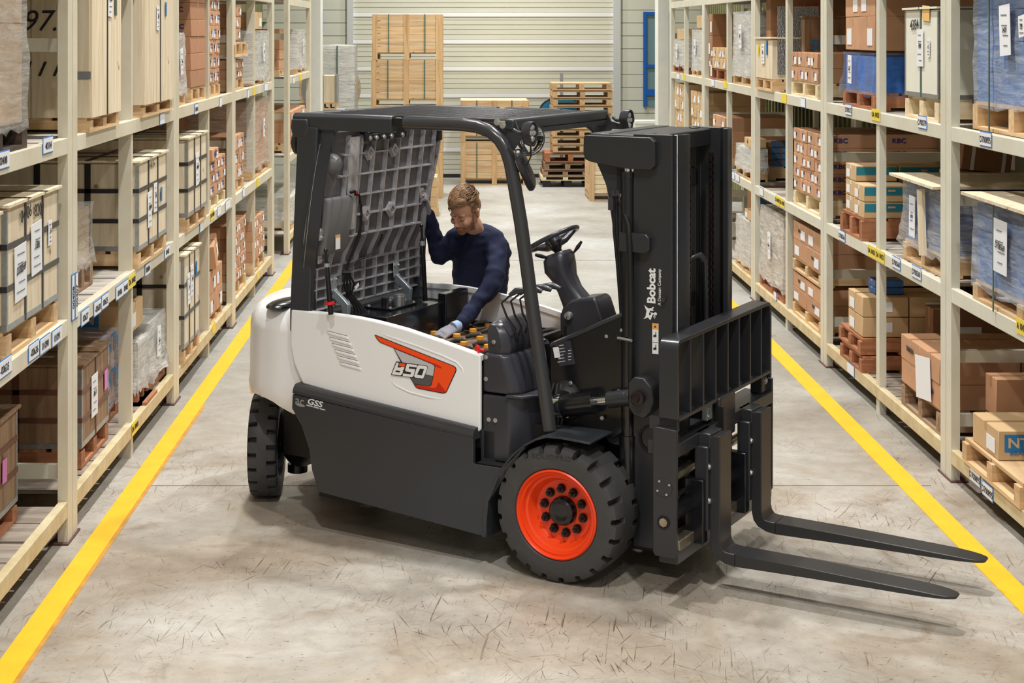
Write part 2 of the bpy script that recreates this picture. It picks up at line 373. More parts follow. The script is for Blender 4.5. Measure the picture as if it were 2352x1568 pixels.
# columns
struct(MB().box(at(711, 0, 23.6).x, at(736, 0, 23.6).x, 23.6, 24.0, 0, CEIL).build('trim_6', M['white_steel']))
struct(MB().box(at(1512, 0, 23.9).x, at(1536, 0, 23.9).x, 23.9, 24.3, 0, CEIL).build('trim_7', M['white_steel']))
# lamps under the ceiling
for i, (x, y) in enumerate(LAMPS):
    t = thing('high_bay_lamp', 'grey high bay lamp over the %s side of the aisle, %s from the photographer' % (('crate rack', 'carton rack')[i % 2], ['first', 'second', 'third', 'fourth', 'fifth', 'sixth', 'seventh', 'last'][i//2]), 'lamp', (x, y, CEIL), group='high bay lamps over the aisle')
    MB().lathe([(-0.82, 0.29), (-0.60, 0.20), (-0.52, 0.09), (-0.45, 0.08)], Matrix.Identity(4), 24).build('shade', M['grey_paint'], t, 40)
    MB().cyl((0, 0, -0.45), (0, 0, 0), 0.012, n=6).build('rod', M['grey_paint'], t)
for o in bpy.data.objects:
    if o.type == 'MESH' and o.name.startswith('shade'): pass

# ---------------- racks ----------------
TOPS = {'L': (0.232, 1.225, 2.213, 3.2), 'R': (0.20, 1.20, 2.20, 3.2)}
FACE = {'L': -2.134, 'R': 3.05}
DEEP = 1.1
def make_rack(side, label, mains, mids, ymin, ymax, tags):
    s = -1 if side == 'L' else 1          # direction away from the aisle
    xf = FACE[side]
    rk = thing('pallet_rack', label, 'rack', (xf, ymin, 0), group='pallet racks along the aisle')
    O = Vector((xf, ymin, 0)); base = M['rack'] if side == 'L' else M['rack_r']
    def bx(m, xa, xb, ya, yb, za, zb): m.box(min(xa, xb), max(xa, xb), ya-ymin, yb-ymin, za, zb)
    ZT = 3.9
    up = MB()
    # main upright: two back-to-back channels
    um = MB()
    um.box(0, .055, 0, .105, 0, ZT); um.box(0, .055, .115, .22, 0, ZT)
    umesh = um.mesh('upright', base)
    bpm = MB().box(-.01, .10, -.03, .25, 0, .010).mesh('base_plate', M['plate_r'])
    brm = MB().box(0, DEEP-.11, 0, .05, 0, .075).mesh('brace', base)
    mdm = MB().box(0, .085 if side == 'L' else .05, 0, .05 if side == 'L' else .09, 0, ZT).mesh('middle_post', base)
    for y in mains:
        for xx in (0.0, DEEP-.055):
            o = link('upright', umesh, rk, (min(s*xx, s*(xx+.055)), y-.22-ymin, 0))
            o = link('base_plate', bpm, rk, (s*xx-(0.09 if s < 0 else 0)+0.0, y-.22-ymin, 0))
        for z in (.32, .72, 1.70, 2.68) if side == 'R' else (.33, 1.68, 2.68):
            o = link('brace', brm, rk, (min(s*.055, s*(DEEP-.055)), y-.13-ymin, z))
    for y in mids:
        for xx in (0.012, DEEP-.1):
            w = .085 if side == 'L' else .05
            link('middle_post', mdm, rk, (min(s*xx, s*(xx+w)), y-.1-ymin, 0))
    edges = sorted(mains); segs = []
    a = ymin
    for y in edges:
        if y-.22 > a: segs.append((a, y-.22))
        a = y
    if ymax > a: segs.append((a, ymax))
    for li, z in enumerate(TOPS[side]):
        for (ya, yb) in segs:
            m = MB(); bx(m, 0, s*.05, ya, yb, z-.09, z); o = m.build('front_beam', M['rack_low'] if li == 0 else base, rk, bevel=.004)
            m = MB(); bx(m, s*(DEEP-.05), s*DEEP, ya, yb, z-.09, z); m.build('back_beam', base, rk)
    # deck boards, laid front to back
    bmesh_ = [MB().box(0, DEEP-.06, 0, .285, 0, .022).mesh('deck_board', mm) for mm in (M['deck'], M['deck_dark'])]
    for li, z in enumerate(TOPS[side][:3]):
        for (ya, yb) in segs:
            y = ya+.02
            while y+.285 < yb:
                if y < (15.5 if side == 'L' else 17):
                    link('deck_board', bmesh_[0 if R.random() < .7 and li else 1], rk, (min(s*.03, s*(DEEP-.03)), y-ymin, z-.028+R.uniform(0, .004)))
                y += .31
            if yb > (15.5 if side == 'L' else 17):
                ys = max(ya, 15.5 if side == 'L' else 17)
                m = MB(); bx(m, s*.03, s*(DEEP-.03), ys, yb, z-.03, z-.006); m.build('deck_sheet', M['deck'], rk)
    # shelf above, only its underside shows
    m = MB(); bx(m, s*.03, s*(DEEP-.03), ymin, ymax, 3.17, 3.19); m.build('top_deck', M['deck'], rk)
    sx = -s*0.003
    for (u0, u1, vv, txt, kind) in tags:
        yy0, yy1 = sorted((ypl(u0, xf), ypl(u1, xf))); yc = (yy0+yy1)/2; zc = zat(vv, yc); w = yy1-yy0
        if kind == 'y':
            t_ = card(side, (sx, yc-ymin, zc), w, .085, M['paper_y'], rk, 'yellow_tag')
            if txt: text(txt, side, (sx*1.8, yc-ymin, zc), .05, M['ink'], rk, 0.012, min(1, w/.2))
        elif kind == 'v':
            card(side, (sx, yc-ymin, zc), w*.9, .26, M['blue_edge'], rk, 'location_tag'); card(side, (sx*1.6, yc-ymin, zc), w*.7, .24, M['paper'], rk, 'tag_paper')
            text(txt, side, (sx*2.3, yc-ymin, zc), .05, M['ink'], rk, 0.01, 1, rot=math.pi/2)
        else:
            card(side, (sx, yc-ymin, zc), w, .088, M['blue_edge'], rk, 'location_tag'); card(side, (sx*1.6, yc-ymin, zc), w-.012, .074, M['paper'], rk, 'tag_paper')
            if txt: text(txt, side, (sx*2.3, yc-ymin, zc-.004), .052, M['ink'], rk, 0.008, min(1, w/.17))
    return rk
LT = [(-14, 20, 368, '-00408', 'b'), (97, 120, 333, '40184', 'b'), (366, 377, 272, '', 'b'), (446, 454, 250, '00410', 'b'), (503, 508, 235, '', 'b'), (567, 571, 216, '', 'b'), (581, 586, 209, '', 'y'), (606, 614, 200, '', 'b'),
      (-10, 25, 845, '-00635', 'b'), (64, 88, 805, '-00636', 'b'), (90, 113, 790, '01090', 'b'), (118, 140, 772, '01091', 'b'), (185, 203, 727, '00637', 'b'), (214, 231, 706, '-00638', 'b'), (232, 248, 691, '00635', 'b'), (265, 281, 670, '00406', 'b'), (281, 293, 659, '00405', 'b'), (294, 310, 645, 'DA 10402', 'y'),
      (332, 344, 617, '00404', 'b'), (377, 389, 577, '00403', 'b'), (458, 466, 520, '', 'b'), (483, 491, 493, 'DA 10403', 'y'), (498, 506, 485, '', 'b'), (517, 528, 470, '', 'b'), (556, 561, 442, '', 'b'), (588, 594, 418, '', 'y'),
      (163, 170, 683, '00408', 'v'), (171, 178, 678, '00407', 'v'),
      (302, 316, 980, 'DA 10401', 'y'), (487, 494, 752, '', 'y'), (590, 595, 631, '', 'y')]
RT = [(1555, 1562, 175, '', 'b'), (1569, 1574, 177, '', 'y'), (1635, 1642, 190, '', 'b'), (1663, 1670, 194, '', 'y'), (1796, 1807, 226, '', 'y'), (1840, 1851, 236, '', 'b'), (1943, 1957, 252, 'D700572', 'b'), (2003, 2022, 264, 'DA 10423', 'y'), (2110, 2130, 281, 'D700579', 'b'), (2252, 2279, 320, 'D700895', 'b'),
      (1682, 1688, 403, '', 'b'), (1691, 1699, 408, '', 'b'), (1745, 1754, 440, '', 'b'), (1782, 1791, 460, 'DA 10419', 'y'), (1792, 1802, 466, 'DA 10420', 'y'), (1928, 1942, 542, 'D700566', 'b'), (1995, 2012, 578, 'DA 10421', 'y'), (2013, 2032, 588, 'DA 10422', 'y'), (2051, 2069, 604, 'D700568', 'b'), (2096, 2117, 626, 'D700560', 'b'), (2336, 2362, 752, 'A 10424', 'y'),
      (1947, 1963, 848, '', 'b'), (2229, 2253, 1095, 'D700895', 'b'), (2258, 2282, 1128, 'D700895', 'b'), (1778, 1784, 680, '', 'b')]
make_rack('L', 'cream steel pallet rack holding strapped plywood crates, beside the white rear of the forklift', [9.0, 12.26, 15.36, 18.58], [10.64, 13.88, 16.98], 5.6, 18.58, LT)
rb = make_rack('L', 'short cream rack by the white column, beyond the gap in the long crate rack', [20.3, 23.2], [], 20.1, 23.2, [(672, 676, 185, '', 'b'), (688, 692, 178, '', 'y')])
make_rack('R', 'pale cream pallet rack of cartons and blue-wrapped loads, behind the fork tips', [10.21, 13.6, 16.84, 20.26, 23.4], [11.84, 15.13, 18.47, 21.95], 6.6, 23.4, RT)

# ---------------- goods ----------------
PM = {'pine': ('pine_x', 'pine_y'), 'red': ('red_x', 'red_y'), 'old': ('old_x', 'old_y'), 'pale': ('pale_x', 'pale_y'), 'char': ('char_x', 'char_x')}
def pallet(x0, x1, y0, y1, z, h, label, style='pine', parts=True, along='y', group='wooden pallets under the goods', name='wooden_pallet'):
    """stringers run front to back (x) so that the aisle sees their ends; along='x' turns it"""
    x0, x1 = sorted((x0, x1)); W_, D_ = x1-x0, y1-y0
    t = thing(name, label, 'pallet', ((x0+x1)/2, (y0+y1)/2, z), group=group)
    a, b = M[PM[style][0]], M[PM[style][1]]
    bt = min(.022, h*.2); items = []
    if along == 'y':
        w = min(.09, D_*.14)
        for c in (-D_/2+w/2, 0, D_/2-w/2): items.append(('stringer', (-W_/2, W_/2, c-w/2, c+w/2, bt, h-bt), a))
        n = max(4, int(W_/.19)); 
        for i in range(n):
            c = -W_/2+(i+.5)*W_/n; items.append(('deck_board', (c-W_/n*.41, c+W_/n*.41, -D_/2, D_/2, h-bt+.0005, h), b))
        for i in range(3):
            c = -W_/2+.06+i*(W_-.12)/2; items.append(('bottom_board', (c-.06, c+.06, -D_/2, D_/2, 0, bt-.0005), b))
    else:
        w = min(.09, W_*.12)
        for c in (-W_/2+w/2, 0, W_/2-w/2): items.append(('stringer', (c-w/2, c+w/2, -D_/2, D_/2, bt, h-bt), b))
        n = max(4, int(D_/.19))
        for i in range(n):
            c = -D_/2+(i+.5)*D_/n; items.append(('deck_board', (-W_/2, W_/2, c-D_/n*.41, c+D_/n*.41, h-bt+.0005, h), a))
        for i in range(3):
            c = -D_/2+.06+i*(D_-.12)/2; items.append(('bottom_board', (-W_/2, W_/2, c-.06, c+.06, 0, bt-.0005), a))
    if parts:
        for nm, bb, mm in items: MB().box(*bb).build(nm, mm, t)
    else:
        for nm in ('stringer', 'deck_board', 'bottom_board'):
            for _, bb, mm in [i for i in items if i[0] == nm]: MB().box(*bb).build(nm, mm, t)
    return t
def pstyle_name(s): return {'pine': 'pine', 'red': 'red-brown', 'old': 'old grey', 'pale': 'pale new', 'char': 'charred dark'}[s]
def faces(side, x0, x1):
    """local x of the aisle face of a body x0..x1 centred on 0"""
    return (x1-x0)/2+.001 if side == 'L' else -(x1-x0)/2-.001
def crate(side, lvl, y0, y1, zt, label, xf=None, w=1.0, pal=.12, body='ply', strap='strap_k', nv=2, nh=2, edge=True, papers=(), planks=0, lid=True, pstyle='pine', plabel=None, z=None, texts=(), group='strapped plywood crates', fstraps=1):
    s = -1 if side == 'L' else 1; xf = xf if xf is not None else FACE[side]-s*(-.02 if side == 'L' else .02)*s
    z = TOPS[side][lvl] if z is None else z
    x0, x1 = sorted((xf, xf+s*w)); yc = (y0+y1)/2; D = y1-y0; Wd = x1-x0
    if pal: pallet(x0, x1, y0, y1, z, pal, plabel or pstyle_name(pstyle)+' pallet under the '+' '.join(label.split(',')[0].split()[:11]), pstyle)
    t = thing('plywood_crate', label, 'crate', ((x0+x1)/2, yc, z+pal), group=group)
    h = zt-z-pal; mm = M[body]; th = .012
    fx = faces(side, x0, x1)
    b = MB().box(-Wd/2, Wd/2, -D/2, D/2, 0, h-.02).build('case', mm, t, bevel=.004)
    if planks:
        for i in range(planks):
            ya = -D/2+i*D/planks; xa, xb = sorted((fx-(.0 if side == 'R' else 0), fx-s*.012)); MB().box(xa, xb, ya+.003, ya+D/planks-.003, 0, h-.02).build('plank', mm, t)
        for i in range(int(planks*1.3)):
            n_ = int(planks*1.3); xa = -Wd/2+i*Wd/n_; MB().box(xa+.003, xa+Wd/n_-.003, -D/2-.012, -D/2, 0, h-.02).build('plank', mm, t)
    if lid:
        MB().box(-Wd/2-.018, Wd/2+.018, -D/2-.018, D/2+.018, h-.014, h).build('lid', mm, t)
    if edge:
        m = MB(); e = .022; g_ = .003
        for sx_ in (-1, 1):
            for sy_ in (-1, 1):
                cx_, cy_ = sx_*Wd/2, sy_*D/2
                m.box(min(cx_+sx_*(g_-.0008), cx_-sx_*e), max(cx_+sx_*(g_-.0008), cx_-sx_*e), min(cy_+sy_*g_, cy_), max(cy_+sy_*g_, cy_), .031, h-.03)
                m.box(min(cx_+sx_*g_, cx_), max(cx_+sx_*g_, cx_), min(cy_, cy_-sy_*e), max(cy_, cy_-sy_*e), .031, h-.03)
        m.box(-Wd/2-g_, Wd/2+g_, -D/2-g_, D/2+g_, 0, .03)
        m.build('metal_edging', M['galv'], t)
    st = M[strap]; g_ = .005 if not planks else .016
    for i in range(nv):
        yy = -D/2+(i+1)*D/(nv+1); xa, xb = sorted((fx, fx-s*g_)); MB().box(xa, xb, yy-.012, yy+.012, 0, h+.004).box(-Wd/2-.03, Wd/2+.03, yy-.012, yy+.012, h, h+.004).build('strap', st, t)
    for i in range(nh):
        zz = (i+1)*h/(nh+1); MB().box(-Wd/2-g_, Wd/2+g_, -D/2-g_, D/2+g_, zz-.014, zz+.014).build('strap', st, t)
    for i in range(fstraps):
        xx = -Wd/2+(i+1)*Wd/(fstraps+1); MB().box(xx-.02, xx+.02, -D/2-g_, -D/2, 0, h+.003).box(xx-.02, xx+.02, -D/2, D/2, h, h+.004).build('strap', st, t)
    sgn = -s; pn = ['D700569', '06-11', '948', '1384', '2400']
    for (fy, fz, pw, ph, pm) in papers:
        ob = card(side, (fx+sgn*.0178 if planks else fx+sgn*.0075, fy*D/2, fz*h), pw, ph, M[pm], t, rot=R.uniform(-.06, .06))
        if pm == 'paper':
            text(R.choice(pn), side, (fx+sgn*(.0215 if planks else .0115), fy*D/2, fz*h+ph*.06), pw*.26, M['ink'], t, 0, .8, .25, rot=R.uniform(-.1, .1))
            for k_ in range(5): card(side, (fx+sgn*(.02 if planks else .01), fy*D/2+pw*R.uniform(-.1,.1), fz*h+ph*(.34-.17*k_)), pw*R.uniform(.3, .7), .0035, M['print_grey'], t, 'print_line')
    for (tx, fy, fz, sz, mm2) in texts: text(tx, side, (fx+sgn*.008, fy*D/2, fz*h), sz, M[mm2], t, .005, rot=R.uniform(-.1, .1))
    return t
def wrapbox(m, x0, x1, y0, y1, z0, z1, n=9, amp=.012, flare=0.0):
    """sagging, wrinkled envelope round a load"""
    k = len(m.v); rs = []
    per = []
    for i in range(n): per.append((x0+(x1-x0)*i/n, y0))
    for i in range(n): per.append((x1, y0+(y1-y0)*i/n))
    for i in range(n): per.append((x1-(x1-x0)*i/n, y1))
    for i in range(n): per.append((x0, y1-(y1-y0)*i/n))
    xc, yc = (x0+x1)/2, (y0+y1)/2
    for j in range(n+1):
        f_ = j/n; z_ = z0+(z1-z0)*f_; ring = []
        for i, (x, y) in enumerate(per):
            q = noise.noise(Vector((x*9, y*9, z_*7)))*amp + R.uniform(-1, 1)*amp*.5
            fl_ = flare*(1-f_)**3*(.5+R.random()) if flare else 0
            dx, dy = x-xc, y-yc; L_ = math.hypot(dx, dy)
            ring.append((x+dx/L_*(q+fl_), y+dy/L_*(q+fl_), z_ + (R.uniform(-.03, .01) if j == 0 else 0)))
        rs.append(ring)
    m.rings(rs, False)
    m.v.append((xc, yc, z1+amp)); c = len(m.v)-1; b = k+n*len(per)
    for i in range(len(per)): m.f.append((b+i, b+(i+1) % len(per), c)); m.mi.append(0)
    return m
def stick(o, t): o.parent = t; o.location = Vector(o.location)-t.location; return o
def bale(side, lvl, y0, y1, zt, label, core='core_tan', fm='film_w', xf=None, w=.9, pal=.12, pstyle='pine', papers=((.1, .55, .13, .2),), z=None, grid=(2, 3), plabel=None, flare=.02, straps=0, group='film-wrapped pallet loads', top=None):
    s = -1 if side == 'L' else 1; xf = xf if xf is not None else FACE[side]+s*.03
    z = TOPS[side][lvl] if z is None else z
    x0, x1 = sorted((xf, xf+s*w)); D = y1-y0; Wd = x1-x0
    if pal: pallet(x0, x1, y0, y1, z, pal, plabel or pstyle_name(pstyle)+' pallet under the '+' '.join(label.split(',')[0].split()[:11]), pstyle)
    t = thing('wrapped_load', label, 'load', ((x0+x1)/2, (y0+y1)/2, z+pal), group=group); h = zt-z-pal
    ny, nz = grid; i_ = .02
    for a in range(ny):
        for c in range(nz):
            ya = -D/2+i_+a*(D-2*i_)/ny; za = c*(h-.02)/nz
            MB().box(-Wd/2+i_, Wd/2-i_, ya+.003, ya+(D-2*i_)/ny-.003, za, za+(h-.02)/nz-.006).build('wrapped_carton', M[core], t)
    wrapbox(MB(), -Wd/2, Wd/2, -D/2, D/2, -.02, h, flare=flare).build('stretch_film', M[fm], t, 80)
    fx = faces(side, x0, x1); sgn = -s
    for (fy, fz, pw, ph) in papers:
        card(side, (fx+sgn*.024, fy*D/2, fz*h), pw, ph, M['paper'], t, rot=R.uniform(-.12, .12))
        if pw > .09: text(R.choice(('D700569', '948', '0420', '1700')), side, (fx+sgn*.0285, fy*D/2, fz*h), pw*.24, M['ink'], t, 0, .8, .25, rot=R.uniform(-.15, .15))
        for k_ in range(4): card(side, (fx+sgn*.027, fy*D/2+pw*R.uniform(-.1,.1), fz*h+ph*(.3-.2*k_)), pw*R.uniform(.3, .7), .0035, M['print_grey'], t, 'print_line')
    for i in range(straps):
        yy = -D/2+(i+.6)*D/(straps+.2); xa, xb = sorted((fx+sgn*.02, fx+sgn*.024)); MB().box(xa, xb, yy-.01, yy+.01, -pal, h+.01).box(-Wd/2-.02, Wd/2+.02, yy-.01, yy+.01, h+.012, h+.016).build('strap', M['strap_g'], t)
    return t
def carton(x0, x1, y0, y1, z0, z1, label, side, m='card', sticker=0, logo=None, hole=False, name='cardboard_carton', group='cartons stacked on the racks', ftext=None, rz=0.0, tapem='tape', front_paper=0):
    x0, x1 = sorted((x0, x1)); Wd, D, h = x1-x0, y1-y0, z1-z0
    t = thing(name, label, 'carton', ((x0+x1)/2, (y0+y1)/2, z0), rz, group)
    MB().box(-Wd/2, Wd/2, -D/2, D/2, 0, h).build('box_body', M[m], t, bevel=.003, seg=1)
    fx = faces(side, x0, x1); s = -1 if side == 'L' else 1; sgn = -s
    xa, xb = sorted((fx+sgn*.0005, fx))
    MB().box(-Wd/2-.0008, Wd/2+.0008, -.018, .018, h*.72, h+.001).build('tape', M[tapem], t)
    if sticker: card(side, (fx+sgn*.002, D*(.22 if sticker == 1 else -.22), h*.4), D*.32, h*.5, M['paper'], t, 'sticker')
    if hole: card(side, (fx+sgn*.002, D*.02, h*.55), .028, .03, M['ink'], t, 'hand_hole')
    if logo: text(logo[0], side, (fx+sgn*.003, 0, h*.55), logo[1], M[logo[2]], t, .02, 1.1)
    if front_paper: card('F', (0, -D/2-.002, h*.5), Wd*.3, h*.5, M['paper'], t, 'sticker')
    if ftext:
        tx, sz, mm, px_, bgm = ftext
        if bgm: card('F', (px_, -D/2-.002, h*.58), sz*2.9, sz*1.25, M[bgm], t, 'printed_panel')
        text(tx, 'F', (px_, -D/2-.004, h*.58), sz, M[mm], t, .022, 1.15)
    return t
ORD = ['bottom', 'second', 'third', 'fourth', 'fifth', 'sixth', 'seventh', 'eighth', 'ninth']
COLN = ['nearest the camera', 'second along', 'third along', 'fourth along', 'fifth along']
def stack(side, lvl, y0, y1, zt, ny, nz, what, m='card', xf=None, w=.9, nx=2, pal=.12, pstyle='pine', sticker=1, logo=None, hole=True, ftext=None, z=None, miss=(), plabel=None, jit=.006, front=True, tapem='tape'):
    s = -1 if side == 'L' else 1; xf = xf if xf is not None else FACE[side]+s*.03
    z = TOPS[side][lvl] if z is None else z
    if pal: pallet(xf, xf+s*w, y0, y1, z, pal, plabel or pstyle_name(pstyle)+' pallet carrying every '+what, pstyle)
    h = (zt-z-pal)/nz; d = (y1-y0)/ny; wx = w/nx
    for c in range(nz):
        for b in range(ny):
            for a in range(nx):
                if (b, c) in miss: continue
                if a and b and c < nz-1 and not ((b, c+1) in miss): continue
                if a and not front and c < nz-1: continue
                j = R.uniform(-jit, jit)
                row = 'top' if c == nz-1 else ORD[c]
                pos = COLN[b] if ny > 1 else ('on the aisle side' if nx > 1 and a == 0 else '')
                lab = '%s, %s row, %s%s' % (what, row, pos, ', behind' if a and nx > 1 else '') if pos else '%s, %s row%s' % (what, row, ', back half' if a and nx > 1 else '')
                carton(xf+s*(a*wx+j+.002), xf+s*((a+1)*wx+j-.002), y0+b*d+.003, y0+(b+1)*d-.003, z+pal+c*h+.001, z+pal+(c+1)*h-.001, lab.strip(', '), side, m,
                       sticker=(1 if (b+c) % 2 else 2) if sticker and a == 0 else 0, logo=logo if a == 0 and (b+c) % 2 == 0 else None, hole=hole and a == 0, ftext=ftext if b == 0 and front else None, tapem=tapem)

yL = lambda u, xf=-2.11: ypl(u, xf)
yR = lambda u, xf=3.07: ypl(u, xf)
# --- crate rack (L), top level
bale('L', 2, 7.1, 8.05, 3.35, 'tall load of tan goods in crinkled film with orange tape', 'core_tan', 'film_w', pstyle='char', pal=.13, grid=(1, 2), papers=(), xf=-2.16, w=1.0)
tc_ = crate('L', 2, yL(208), yL(275), 3.6, 'tall plank crate with a silver tape band, handwriting on its end', pal=.085, body='plank', planks=3, nv=1, nh=0, edge=False, strap='strap_k', w=1.0, papers=((.15, .52, .11, .19, 'paper'), (.55, .5, .05, .12, 'strap_g')), group='tall plank crates', fstraps=0, lid=False)
a_ = yL(208); stick(text('97.', 'F', ((92-CX)*a_/F, a_-.0145, zat(50, a_)), .17, M['ink'], None, 0, 1.0, .25), tc_); stick(text('111', 'F', ((92-CX)*a_/F, a_-.0145, zat(160, a_)), .12, M['ink'], None, 0, 1.4, .3), tc_)
stick(card('F', ((193-CX)*a_/F, a_-.015, zat(173, a_)), .085, .045, M['foil'], None, 'silver_tape'), tc_)
crate('L', 2, yL(330), yL(397), 3.6, 'tall plank crate with a blue round mark, beyond the one with handwriting', pal=.085, body='plank', planks=2, nv=1, nh=0, edge=False, w=1.0, papers=((-.2, .45, .1, .17, 'paper'), (.35, .5, .05, .1, 'ink_blue')), group='tall plank crates', fstraps=0, lid=False)
bale('L', 2, yL(411), yL(441), zat(75, 12.4), 'short tan bale in milky film before the stack of printed cartons', 'core_or', 'film_m', w=.8, grid=(1, 2), papers=((0, .5, .1, .2),))
stack('L', 2, 13.0, 13.75, 3.3, 1, 7, 'reddish carton behind the tan bale', 'card_r', w=.95, nx=1, ftext=('KBC', .052, 'ink_navy', .36, None), hole=False, sticker=0)
stack('L', 2, 13.95, yL(519), 3.35, 3, 8, 'small carton of the tall top-shelf stack', 'card', w=.7, logo=('KBC', .06, 'ink_navy'))
stack('L', 2, yL(543), yL(572), zat(137, 15.6), 3, 2, 'small carton under the empty top-shelf pallet', 'card', w=.7, front=False)
pallet(-2.12, -2.9, yL(543), yL(572), zat(130, 15.6), .14, 'empty pine pallet laid over small cartons on the top shelf')
stack('L', 2, yL(543), yL(566), zat(10, 15.6), 2, 3, 'carton on the empty top-shelf pallet', 'card', w=.6, pal=0, z=zat(92, 15.6), front=False, nx=1)
bale('L', 2, yL(592), yL(629), zat(70, 17.5), 'pale bale in milky film with one carton on top', 'core_gr', 'film_m', w=.8, grid=(1, 3), pal=.06)
carton(-2.15, -2.7, 16.95, 17.55, zat(70, 17.5)+.015, zat(32, 17.5)+.015, 'tan carton on top of the pale film-wrapped bale', 'L', 'card_t', 1)
stack('L', 2, 20.6, 21.3, zat(67, 20.8), 1, 4, 'carton printed red on the short rack', 'card', xf=-2.3, w=.5, nx=1, ftext=('NSK', .13, 'ink_red', 0.02, None), hole=False, sticker=0, pal=.08)
bale('L', 2, 21.5, 22.7, zat(68, 22), 'white bale in film beside the column on the short rack', 'core_gr', 'film_m', w=.6, grid=(1, 3), pal=.08)
# middle level
crate('L', 1, 6.4, 7.55, 1.95, 'pale plywood crate with black straps cut by the edge of the view', xf=-2.16, pal=.13, nv=2, nh=2)
crate('L', 1, 7.68, 8.67, 1.965, 'pale plywood crate with two paper sheets and inked numbers', xf=-2.16, pal=.135, nv=2, nh=2, papers=((-.55, .42, .21, .27, 'paper'), (.05, .55, .2, .26, 'paper'), (.6, .62, .07, .13, 'paper')), texts=(('04 06', -.35, .87, .09, 'ink'), ('8200', .15, .86, .09, 'ink')), w=1.05)
bale('L', 1, 9.5, 10.02, 1.735, 'small wrapped carton on a tall wood block, right after the first upright', 'core_tan', 'film_w', xf=-2.28, w=.7, pal=.16, grid=(1, 2), papers=(), pstyle='old')
crate('L', 1, yL(319), yL(383), 1.938, 'plywood crate with a galvanised corner and a blue round mark', pal=.12, nv=2, nh=2, papers=((-.3, .4, .13, .24, 'paper'), (.1, .5, .12, .2, 'paper'), (.55, .5, .05, .1, 'ink_blue')), fstraps=2, texts=(('4/ . 6-', -.1, .9, .07, 'ink'),))
crate('L', 1, yL(432), yL(475), 1.963, 'plywood crate with bright corner tape beyond the middle upright', pal=.12, nv=2, nh=2, papers=((-.1, .55, .14, .26, 'paper'),), fstraps=1)
stack('L', 1, 13.95, yL(531), zat(365, 14.2), 3, 3, 'carton beyond the strapped crates', 'card', w=.7, logo=('KBC', .06, 'ink_navy'), pstyle='pale')
carton(-2.13, -2.6, 13.9, 14.25, zat(365, 14.2), zat(342, 14.0), 'brown carton alone on top of the low stack beyond the strapped crates', 'L', 'card', 1, ('KBC', .07, 'ink_navy'))
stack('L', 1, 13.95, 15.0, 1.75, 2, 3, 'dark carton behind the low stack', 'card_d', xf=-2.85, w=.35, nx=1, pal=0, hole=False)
stack('L', 1, yL(543), yL(572), zat(312, 15.6), 3, 3, 'brown carton, third bay of crate rack', 'card', w=.6, logo=('KBC', .06, 'ink_navy'), front=False)
bale('L', 1, yL(592), yL(629), zat(230, 17.2), 'tall orange bale of cartons in wrinkled film with a pink tag', 'core_or', 'film_w', w=.8, grid=(2, 4), pal=.12)
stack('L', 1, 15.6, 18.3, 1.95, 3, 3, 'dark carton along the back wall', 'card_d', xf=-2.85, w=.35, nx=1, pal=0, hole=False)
stack('L', 1, 20.7, 22.6, zat(250, 21.5), 2, 3, 'carton mid-height on the short rack', 'card', w=.6, nx=1)
# bottom level
crate('L', 0, 7.3, 8.45, .835, 'old brown crate with a pink tag cut by the edge of the view', xf=-2.32, pal=.1, body='ply_old', strap='strap_r', nv=1, nh=2, papers=((.55, .45, .08, .12, 'pink'),), pstyle='red', group='old brown crates')
crate('L', 0, 9.42, 10.14, .846, 'old brown crate with metal corners, a pink tag and a paper sheet', xf=-2.21, w=1.15, pal=.12, body='ply_old', strap='strap_r', nv=1, nh=2, papers=((-.15, .5, .16, .25, 'paper'), (.72, .55, .08, .12, 'pink')), pstyle='red', group='old brown crates', fstraps=2)
t_ = bale('L', 0, 10.3, 10.85, .80, 'film-wrapped carton with blue print on a dark pallet, beside the old brown crate', 'card', 'film_b', xf=-2.3, w=.7, pal=.12, pstyle='red', grid=(1, 2), papers=())
for k_, zz in enumerate((.52, .75)): stick(text('NTN', 'L', (-2.272, 10.58, zz), .16, M['ink_blue'], None, .02), t_)
carton(-2.3, -2.98, 10.86, 11.0, .232, .66, 'plain brown carton standing behind the wrapped one on the lowest shelf', 'L', 'card_d')
carton(-2.23, -2.95, 10.88, 11.35, .74, .93, 'wide tan carton with a blue printed panel, on the boxes of the lowest shelf', 'L', 'card_t', 2, ftext=('NTN', .12, 'card_t', -.02, 'ink_blue'))
carton(-2.3, -2.95, 11.02, 11.35, .232, .738, 'brown carton carrying the wide tan one', 'L', 'card_d')
bale('L', 0, 11.42, 12.05, .72, 'lumpy grey bale in loose film with torn flaps, on a red-brown pallet', 'core_gr', 'film_m', xf=-2.2, w=.8, pal=.11, pstyle='red', grid=(1, 2), flare=.05, papers=((-.2, .55, .12, .22),))
bale('L', 0, 11.02, 11.42, .66, 'low grey bundle in torn film just before the lumpy bale', 'core_gr', 'film_m', xf=-2.2, w=.06, pal=.11, pstyle='red', grid=(1, 1), flare=.03, papers=())
crate('L', 0, 12.36, yL(459), 1.075, 'plywood crate on the lowest shelf with paper sheets and a blue mark', pal=.12, nv=2, nh=2, papers=((-.5, .6, .12, .24, 'paper'), (-.1, .66, .12, .24, 'paper'), (.5, .75, .05, .11, 'ink_blue')), fstraps=2, w=1.02)
stack('L', 0, 13.2, 13.62, 1.09, 1, 6, 'reddish carton behind the open boxes', 'card_r', w=.9, nx=1, ftext=('KBC', .09, 'ink_navy', .2, None), hole=False, sticker=0, pal=.06, xf=-2.4)
stack('L', 0, 13.95, yL(524), .70, 2, 2, 'battered carton low in crate rack', 'card', w=.7, sticker=1, pal=.07)
